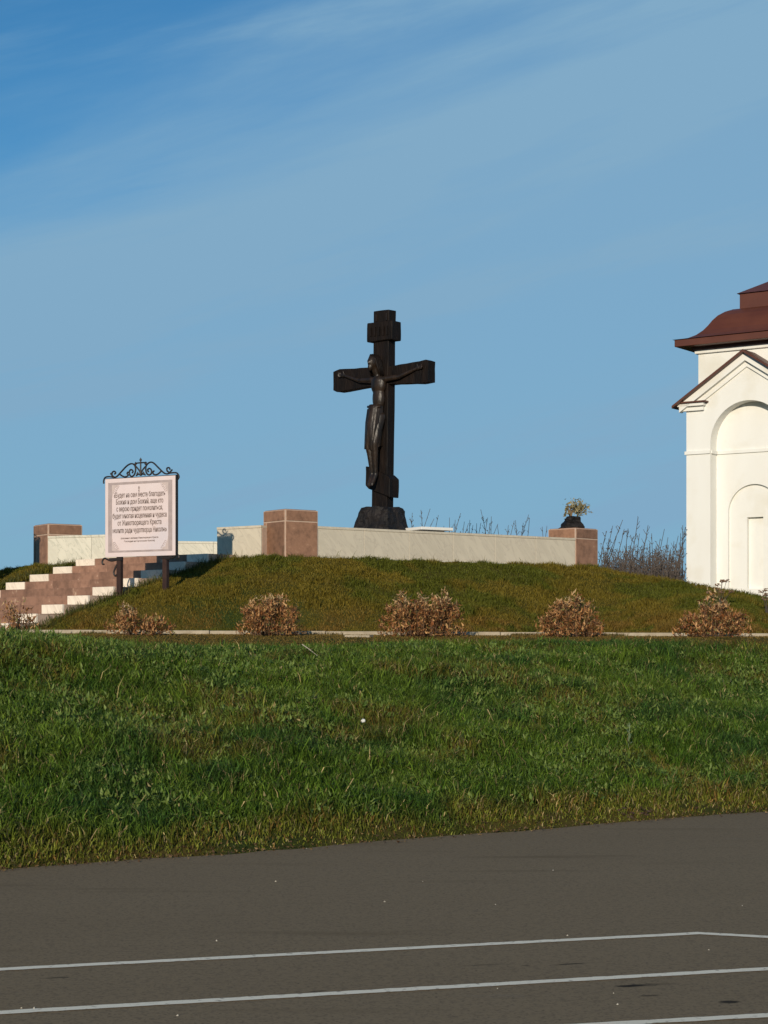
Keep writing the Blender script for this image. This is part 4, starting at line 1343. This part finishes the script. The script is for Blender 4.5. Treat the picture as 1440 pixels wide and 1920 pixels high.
# ------------------------------------------------------------------ dry garden bushes along the path
def dry_bush(px, wpx, top, Y, label, seed, nst, nl, light=0.5, sparse=1.0, shape=None):
    rnd = random.Random(seed)
    w = wpx * Y / 3600 / 2
    bx = (px - 720) * Y / 3600
    gz = hz1(bx, Y)
    H = EYE + (1220 - top) * Y / 3600 - gz
    b = thing('dry_bush', label, 'bush', (bx, Y, gz), 0, 'dry garden bushes along the path')
    st_ = MB(); tips = []
    for i in range(nst):
        a = rnd.uniform(0, 6.283); rr = w * math.sqrt(rnd.random()) * 1.0
        hh = H * (1 - 0.55 * (rr / w) ** 3) * rnd.uniform(0.55, 1.02)
        if shape: hh *= shape(rr * math.cos(a) / w)
        bend = 1.45 + 1.25 * (rr / w) ** 2 * rnd.random()
        bx0 = rr * 0.6 * math.cos(a); by0 = rr * 0.6 * math.sin(a)
        ex, ey = rr * math.cos(a), rr * math.sin(a) * 0.8
        pts = []
        for k in range(6):
            t = k / 5
            pts.append(Vector((bx0 + (ex - bx0) * t ** 1.15, by0 + (ey - by0) * t ** 1.15, hh * math.sin(t * bend) / math.sin(min(bend, 1.57)))) + Vector((rnd.gauss(0, .01), rnd.gauss(0, .01), 0)))
        st_.tube(pts, 0.006, 4, 0.0025, cap=False)
        tips.append(pts)
    st_.build('stems', M['dry_stem'], b, recalc=False)
    X = []; Yy = []; Z = []
    nl = int(nl * 1.9)
    for i in range(nl):
        pts = tips[rnd.randrange(len(tips))]
        t = (0.10 + 0.90 * rnd.random() ** 0.7) * 4.999
        k = int(t); p = pts[k].lerp(pts[k + 1], t - k)
        X.append(p.x + rnd.gauss(0, 0.03)); Yy.append(p.y + rnd.gauss(0, 0.04)); Z.append(max(0.02, p.z + rnd.gauss(0, 0.03)))
    for i in range(int(nl * 0.22)):
        a = rnd.uniform(0, 6.283); q = w * rnd.random() ** 0.5 * 1.02
        X.append(q * math.cos(a)); Yy.append(q * math.sin(a) * 0.85); Z.append(0.02 + 0.16 * rnd.random())
    X, Yy, Z = map(np.array, (X, Yy, Z)); n = len(X)
    c = rng.random(n); c2 = rng.random(n)
    t = lerp((0.22, 0.075, 0.022), (0.62, 0.36, 0.155), c ** (1.8 - light))
    t = t + (np.array((0.62, 0.47, 0.26)) - t) * (sm((Z / H - 0.55) / 0.4) * (c2 > 0.5))[:, None] * 0.7
    t = np.where((c2 < 0.10)[:, None], np.array((0.09, 0.035, 0.015))[None, :], t)
    t = np.where(((c2 > 0.10) & (c2 < 0.19))[:, None], np.array((0.16, 0.15, 0.045))[None, :], t)
    ln = 0.032 + 0.065 * rng.random(n) ** 1.4
    me = leaves('leaves', X, Yy, Z, ln, ln * (0.26 + 0.2 * rng.random(n)), rng.random(n) * 6.283, rng.normal(-0.25, 0.7, n), t, M['dry_leaf'], droop=1.1)
    o = link('leaves', me, None, b); o['kind'] = 'stuff'
    return b
two = lambda u: 0.62 + 0.45 * math.exp(-((u + 0.5) / 0.35) ** 2) + 0.1 * math.exp(-((u - 0.3) / 0.2) ** 2)
dry_bush(22, 100, 1118, 31.0, 'thin brown dry bush in front of the lowest stair steps at the left edge', 1, 24, 230)
dry_bush(262, 135, 1132, 31.4, 'loose flat brown dry bush below the sign', 2, 36, 760, 0.3, shape=two)
dry_bush(508, 128, 1110, 31.5, 'rounded tan dry bush below the front pillar', 3, 60, 1500)
dry_bush(792, 168, 1112, 31.4, 'widest of the dry bushes, reddish brown, below the cross', 4, 85, 2200, 0.15, shape=lambda u: 1.15 if abs(u) > 0.45 else 0.97)
dry_bush(1068, 125, 1112, 31.5, 'pale tan dry bush just left below the pillar with the black stone', 5, 60, 1450, 0.55, shape=lambda u: 0.85 + 0.25 * math.exp(-((u - 0.15) / 0.3) ** 2))
dry_bush(1336, 150, 1118, 31.5, 'pointed copper dry bush in front of the white chapel', 6, 62, 1450, 0.3, shape=lambda u: 0.8 + 0.35 * math.exp(-(u / 0.3) ** 2))

# flat stone in the strip between two bushes
fs_ = thing('flat_stone', 'flat pale stone lying in the brown strip in front of the path', 'stone', ((672 - 720) * 31.0 / 3600, 31.0, hz1(-0.41, 31.0) + 0.0))
mm = MB(); mm.prism([(-0.22, -0.1), (0.18, -0.14), (0.24, 0.02), (0.05, 0.12), (-0.2, 0.1)], -0.03, 0.03, lambda p, t: (p[0], p[1], t)); mm.build('stone', M['kerb'], fs_)

# ------------------------------------------------------------------ tall dead weeds behind
def weed(px, top, Y, label, group, seed, twigs=1.0, lean=None):
    rnd = random.Random(seed)
    bx = (px - 720) * Y / 3600
    gz = 2.05
    H = EYE + (1220 - top) * Y / 3600 - gz
    mm = MB()
    lx = rnd.gauss(0.10, 0.10) * H if lean is None else lean * H
    ly = rnd.gauss(0, 0.05) * H
    pts = [Vector((bx - lx * 0.9 + lx * t ** 1.4 + rnd.gauss(0, .008), Y + ly * t, gz + H * t)) for t in np.linspace(0, 1, 9)]
    mm.tube(pts, 0.017, 4, 0.006, cap=False)
    for i in range(int(rnd.randint(10, 17) * twigs)):
        t = 0.42 + 0.56 * rnd.random(); k = min(7, int(t * 8)); p = pts[k].lerp(pts[k + 1], t * 8 - k)
        a = rnd.uniform(0, 6.28); ln = rnd.uniform(0.06, 0.26) * (1.3 - t)* 1.6
        q = p + Vector((math.cos(a) * ln * 0.55, math.sin(a) * ln * 0.55, ln * rnd.uniform(0.5, 1)))
        mm.tube([p, p.lerp(q, 0.5) + Vector((0, 0, -0.01)), q], 0.009, 3, 0.005, cap=False)
        # shrivelled leaf or seed pod
        if rnd.random() < 0.75:
            r_ = rnd.uniform(0.012, 0.028)
            d_ = Vector((rnd.gauss(0, 1), rnd.gauss(0, 1), rnd.gauss(0, 1))).normalized() * r_ * 1.8
            e_ = d_.orthogonal().normalized() * r_ * 0.6
            mm.add([q - d_, q + e_, q + d_, q - e_], [(0, 1, 2, 3)])
    o = mm.build('tall_weed', M['weed'], recalc=False)
    # origin at the foot of the stalk
    f = pts[0].copy(); o.data.transform(Matrix.Translation(-f)); o.location = f
    tag(o, label, 'weed', group)
g1 = 'dead weed stalks between the right pillar and the chapel'
l1 = 'thin grey dead weed stalk in the thicket between the right pillar and the white chapel'
tops = [(1134, 995), (1140, 1010), (1147, 985), (1153, 1000), (1160, 975), (1166, 992), (1172, 1020), (1178, 990), (1185, 1005), (1199, 1000), (1205, 1015), (1212, 985),
        (1222, 1000), (1228, 1025), (1236, 1010), (1243, 992), (1249, 1008), (1255, 1030), (1262, 1015), (1268, 1005), (1276, 1000), (1281, 1012),
        (1150, 1030), (1170, 1035), (1190, 1040), (1215, 1045), (1240, 1040), (1258, 1052), (1272, 1040), (1163, 1045), (1207, 1040), (1232, 1050), (1182, 1022), (1218, 1018), (1251, 1022), (1266, 1028), (1279, 985)]
for i, (px, tp) in enumerate(tops):
    weed(px, tp, 47 + (i * 37 % 11) * 0.45, l1, g1, 100 + i)
weed(1194, 970, 47.5, 'tallest dead weed stalk with a forked top between pillar and chapel', g1, 77, 1.6, 0.10)
weed(1283, 988, 48.2, 'leaning dead weed stalk nearest the chapel corner', g1, 79, 1.5, 0.16)
g2 = 'dead weed stalks showing above the marble wall'
l2 = 'grey dead weed stalk showing above the marble wall between the cross and the right pillar'
tops2 = [(772, 962), (790, 955), (801, 954), (806, 972), (818, 965), (830, 985), (843, 970), (852, 975), (860, 960), (868, 978), (880, 975), (884, 985), (893, 982), (905, 956), (912, 970), (921, 968),
         (928, 982), (935, 985), (951, 985), (962, 975), (968, 975), (980, 980), (985, 966), (990, 972), (1017, 988), (1024, 986), (899, 980), (873, 982), (916, 984), (846, 984)]
for i, (px, tp) in enumerate(tops2):
    weed(px, tp, 55.5 + (i * 29 % 7) * 0.4, l2, g2, 300 + i, 1.1)
# tangled growth at the foot of the stalks
mm = MB(); rnd = random.Random(5)
for i in range(2000):
    px = rnd.uniform(1128, 1279); Y = rnd.uniform(46.5, 51)
    top = rnd.triangular(1018, 1130, 1080)
    bx = (px - 720) * Y / 3600; zt = EYE + (1220 - top) * Y / 3600
    p = Vector((bx, Y, zt - rnd.uniform(0.3, 0.7))); q = Vector((bx + rnd.gauss(0.0, 0.07), Y, zt)); mid = p.lerp(q, 0.5) + Vector((rnd.gauss(0, .03), 0, 0))
    mm.tube([p, mid, q], 0.006, 3, 0.003, cap=False)
    for j in range(3):
        c = mid.lerp(q, rnd.random()) + Vector((rnd.gauss(0, 0.05), 0, rnd.gauss(0, 0.03))); r_ = rnd.uniform(0.012, 0.035); a = rnd.uniform(0, 3.14)
        d_ = Vector((math.cos(a), 0.3, math.sin(a))) * r_; e_ = Vector((-math.sin(a), 0.2, math.cos(a))) * r_ * 0.4
        mm.add([c - d_, c + e_, c + d_, c - e_], [(0, 1, 2, 3)])
tag(mm.build('weed_thicket', M['weed'], recalc=False), kind='stuff')

# faded flower heads in front of the chapel
def faded_plant(px, top, Y, label, seed, wide=1.0):
    rnd = random.Random(seed); bx = (px - 720) * Y / 3600; gz = hz1(bx, Y); H = EYE + (1220 - top) * Y / 3600 - gz
    b = thing('faded_plant', label, 'plant', (bx, Y, gz), 0, 'faded plants before the chapel')
    mm = MB(); hd = MB()
    for i in range(8):
        lx = rnd.gauss(0, 0.10) * wide; hh = H * rnd.uniform(0.55, 1.0) if i else H * 0.95
        q = Vector((lx, rnd.gauss(0, .05), hh))
        mm.tube([(0, 0, -0.05), (lx * 0.4, 0, hh * 0.5), q], 0.006, 4, 0.004, cap=False)
        for j in range(9):
            a = rnd.uniform(0, 6.28); r_ = rnd.uniform(0.02, 0.07)
            e = q + Vector((math.cos(a) * r_, math.sin(a) * r_ * 0.5, rnd.uniform(-0.02, 0.03)))
            mm.tube([q - Vector((0, 0, 0.03)), e], 0.003, 3, cap=False)
            hd.box(e, (0.028, 0.02, 0.016))
    mm.build('stems', M['weed'], b, recalc=False); o = hd.build('seed_heads', M['dry_stem'], b); o['kind'] = 'stuff'
faded_plant(1351, 1086, 38.5, 'faded umbelled plant on the grass before the chapel niche', 1)
faded_plant(1437, 1103, 38.0, 'faded plant at the right edge before the chapel base', 2)

# ------------------------------------------------------------------ small things
def on_bank(px, py):
    """march along the sight line of a photo pixel until it meets the ground"""
    dx, dz = (px - 720) / 3600, (1220 - py) / 3600
    for Y in np.arange(8, 60, 0.02):
        if EYE + dz * Y <= hz1(dx * Y, Y): return Vector((dx * Y, Y, EYE + dz * Y))
    return Vector((dx * 20, 20, 0))
p = on_bank(681, 1386)
d_ = thing('dandelion', 'round white dandelion clock in the middle of the green bank', 'dandelion', (p.x, p.y, p.z))
mm = MB(); mm.tube([(0, 0, -0.05), (0.01, 0, 0.08), (0, -0.02, 0.17)], 0.0035, 5); mm.build('stem', M['grass'], d_)
bm = bmesh.new(); bmesh.ops.create_icosphere(bm, subdivisions=2, radius=0.024, matrix=Matrix.Translation((0, -0.02, 0.19)))
for v in bm.verts: v.co += (v.co - Vector((0, -0.02, 0.19))).normalized() * random.uniform(-0.006, 0.004)
me = bpy.data.meshes.new('seed_head'); bm.to_mesh(me); bm.free(); link('seed_head', me, M['fluff'], d_)
p = on_bank(582, 1238)
mm = MB(); mm.tube([(-0.10, 0, 0.10), (0.0, 0.0, 0.03), (0.09, 0, -0.04)], 0.006, 5, 0.004)
o = mm.build('dry_stalk', M['litter'], None, (p.x, p.y - 0.1, p.z + 0.1)); tag(o, 'pale broken stalk lying across the upper part of the green bank', 'stalk')
p = on_bank(1176, 1415)
mm = MB(); mm.tube([(0, 0, -0.05), (0.01, 0, 0.15), (0.02, -0.02, 0.34)], 0.006, 5, 0.004)
for i in range(26):
    a = random.uniform(0, 6.28); z_ = random.uniform(0.0, 0.34); r_ = 0.06 * (1.1 - z_ * 2.4)
    q = Vector((0.01, 0, z_)); t_ = q + Vector((math.cos(a) * r_, math.sin(a) * r_, 0.03)); w_ = Vector((-math.sin(a), math.cos(a), 0.3)) * 0.010
    mm.add([q, q.lerp(t_, 0.5) + w_, t_, q.lerp(t_, 0.5) - w_], [(0, 1, 2, 3)])
m_ = noise_mat('pale_weed', (0.12, 0.17, 0.09), (0.20, 0.25, 0.14), 20, 0.6, bump=0)
o = mm.build('upright_weed', m_, None, (p.x, p.y - 0.05, p.z), recalc=False); tag(o, 'pale upright leafy weed standing out of the right half of the bank', 'weed')
# dead leaves and crumbs along the broken edge of the asphalt
xx = rng.uniform(-6, 8, 2600); off_ = rng.normal(0.02, 0.11, 2600)
yy = 16.1 + 0.775 * xx + 0.006 * np.clip(xx, -6, 6) ** 2 + off_ * 1.27
t = lerp((0.07, 0.035, 0.018), (0.26, 0.17, 0.07), rng.random(2600) ** 1.5)
ln_ = 0.012 + 0.03 * rng.random(2600) ** 2
me = leaves('leaf_litter', xx, yy, np.maximum(height(xx, yy), 0.004) + 0.008 + 0.012 * rng.random(2600), ln_, ln_ * 0.6, rng.random(2600) * 6.283, rng.normal(0.05, 0.3, 2600), t, M['dry_leaf'])
tag(link('leaf_litter', me), kind='stuff')
# dark dead clumps on the road edge
for i, (px, py, lab) in enumerate(((1112, 1537, 'curled dark dead leaves at the asphalt edge, left clump of three'), (1170, 1539, 'brown dead leaf clump at the asphalt edge, middle of three'), (1196, 1537, 'low black dead clump at the asphalt edge, right of three'),
                                   (931, 1551, 'small dark dead leaves on the edge of the verge below the bank centre'))):
    Y = 3600 * EYE / (py - 1220)
    rnd = random.Random(i + 40); mm = MB()
    for j in range(26):
        c = Vector((rnd.gauss(0, 0.045), rnd.gauss(0, 0.03), abs(rnd.gauss(0, 0.03)) + 0.01)); u = Vector((rnd.gauss(0, 1), rnd.gauss(0, 1), rnd.gauss(0, .7))).normalized() * 0.03
        w_ = u.orthogonal().normalized() * 0.013
        mm.add([c - u, c + w_, c + u, c - w_, c + u.cross(w_).normalized() * 0.01], [(0, 1, 4), (1, 2, 4), (2, 3, 4), (3, 0, 4)])
    o = mm.build('dead_leaf_clump', M['dark_litter'], None, ((px - 720) * Y / 3600, Y, 0.03), recalc=False); tag(o, lab, 'dead leaves', 'dead leaf clumps along the asphalt edge')
# pale specks on the asphalt
spk = [(517, 1652), (1037, 1631), (929, 1695), (1392, 1697), (870, 1565), (440, 1595), (575, 1590), (1064, 1753), (793, 1652), (721, 1690), (40, 1889), (64, 1889), (333, 1903), (933, 1852), (1329, 1780), (1150, 1861), (406, 1763), (1158, 1882)]
sm1 = MB(); sm1.add([(-0.012, -0.006, 0), (0.010, -0.010, 0), (0.014, 0.006, 0), (-0.006, 0.010, 0), (-0.008, -0.003, 0.012), (0.007, -0.004, 0.014), (0.006, 0.005, 0.010)],
                    [(0, 1, 5, 4), (1, 2, 6, 5), (2, 3, 6), (3, 0, 4), (3, 4, 6), (4, 5, 6), (3, 2, 1, 0)])
pm = sm1.mesh('pebble'); pm.materials.append(M['litter'])
for i, (px, py) in enumerate(spk):
    X, Y = gp(px, py)
    o = link('pebble', pm, None, None, (X, Y, 0.004), (0, 0, i * 1.3)); o.scale = (random.uniform(0.25, 0.55),) * 3
    tag(o, 'tiny pale chip of stone lying loose on the grey asphalt', 'pebble', 'pale stone chips on the asphalt')
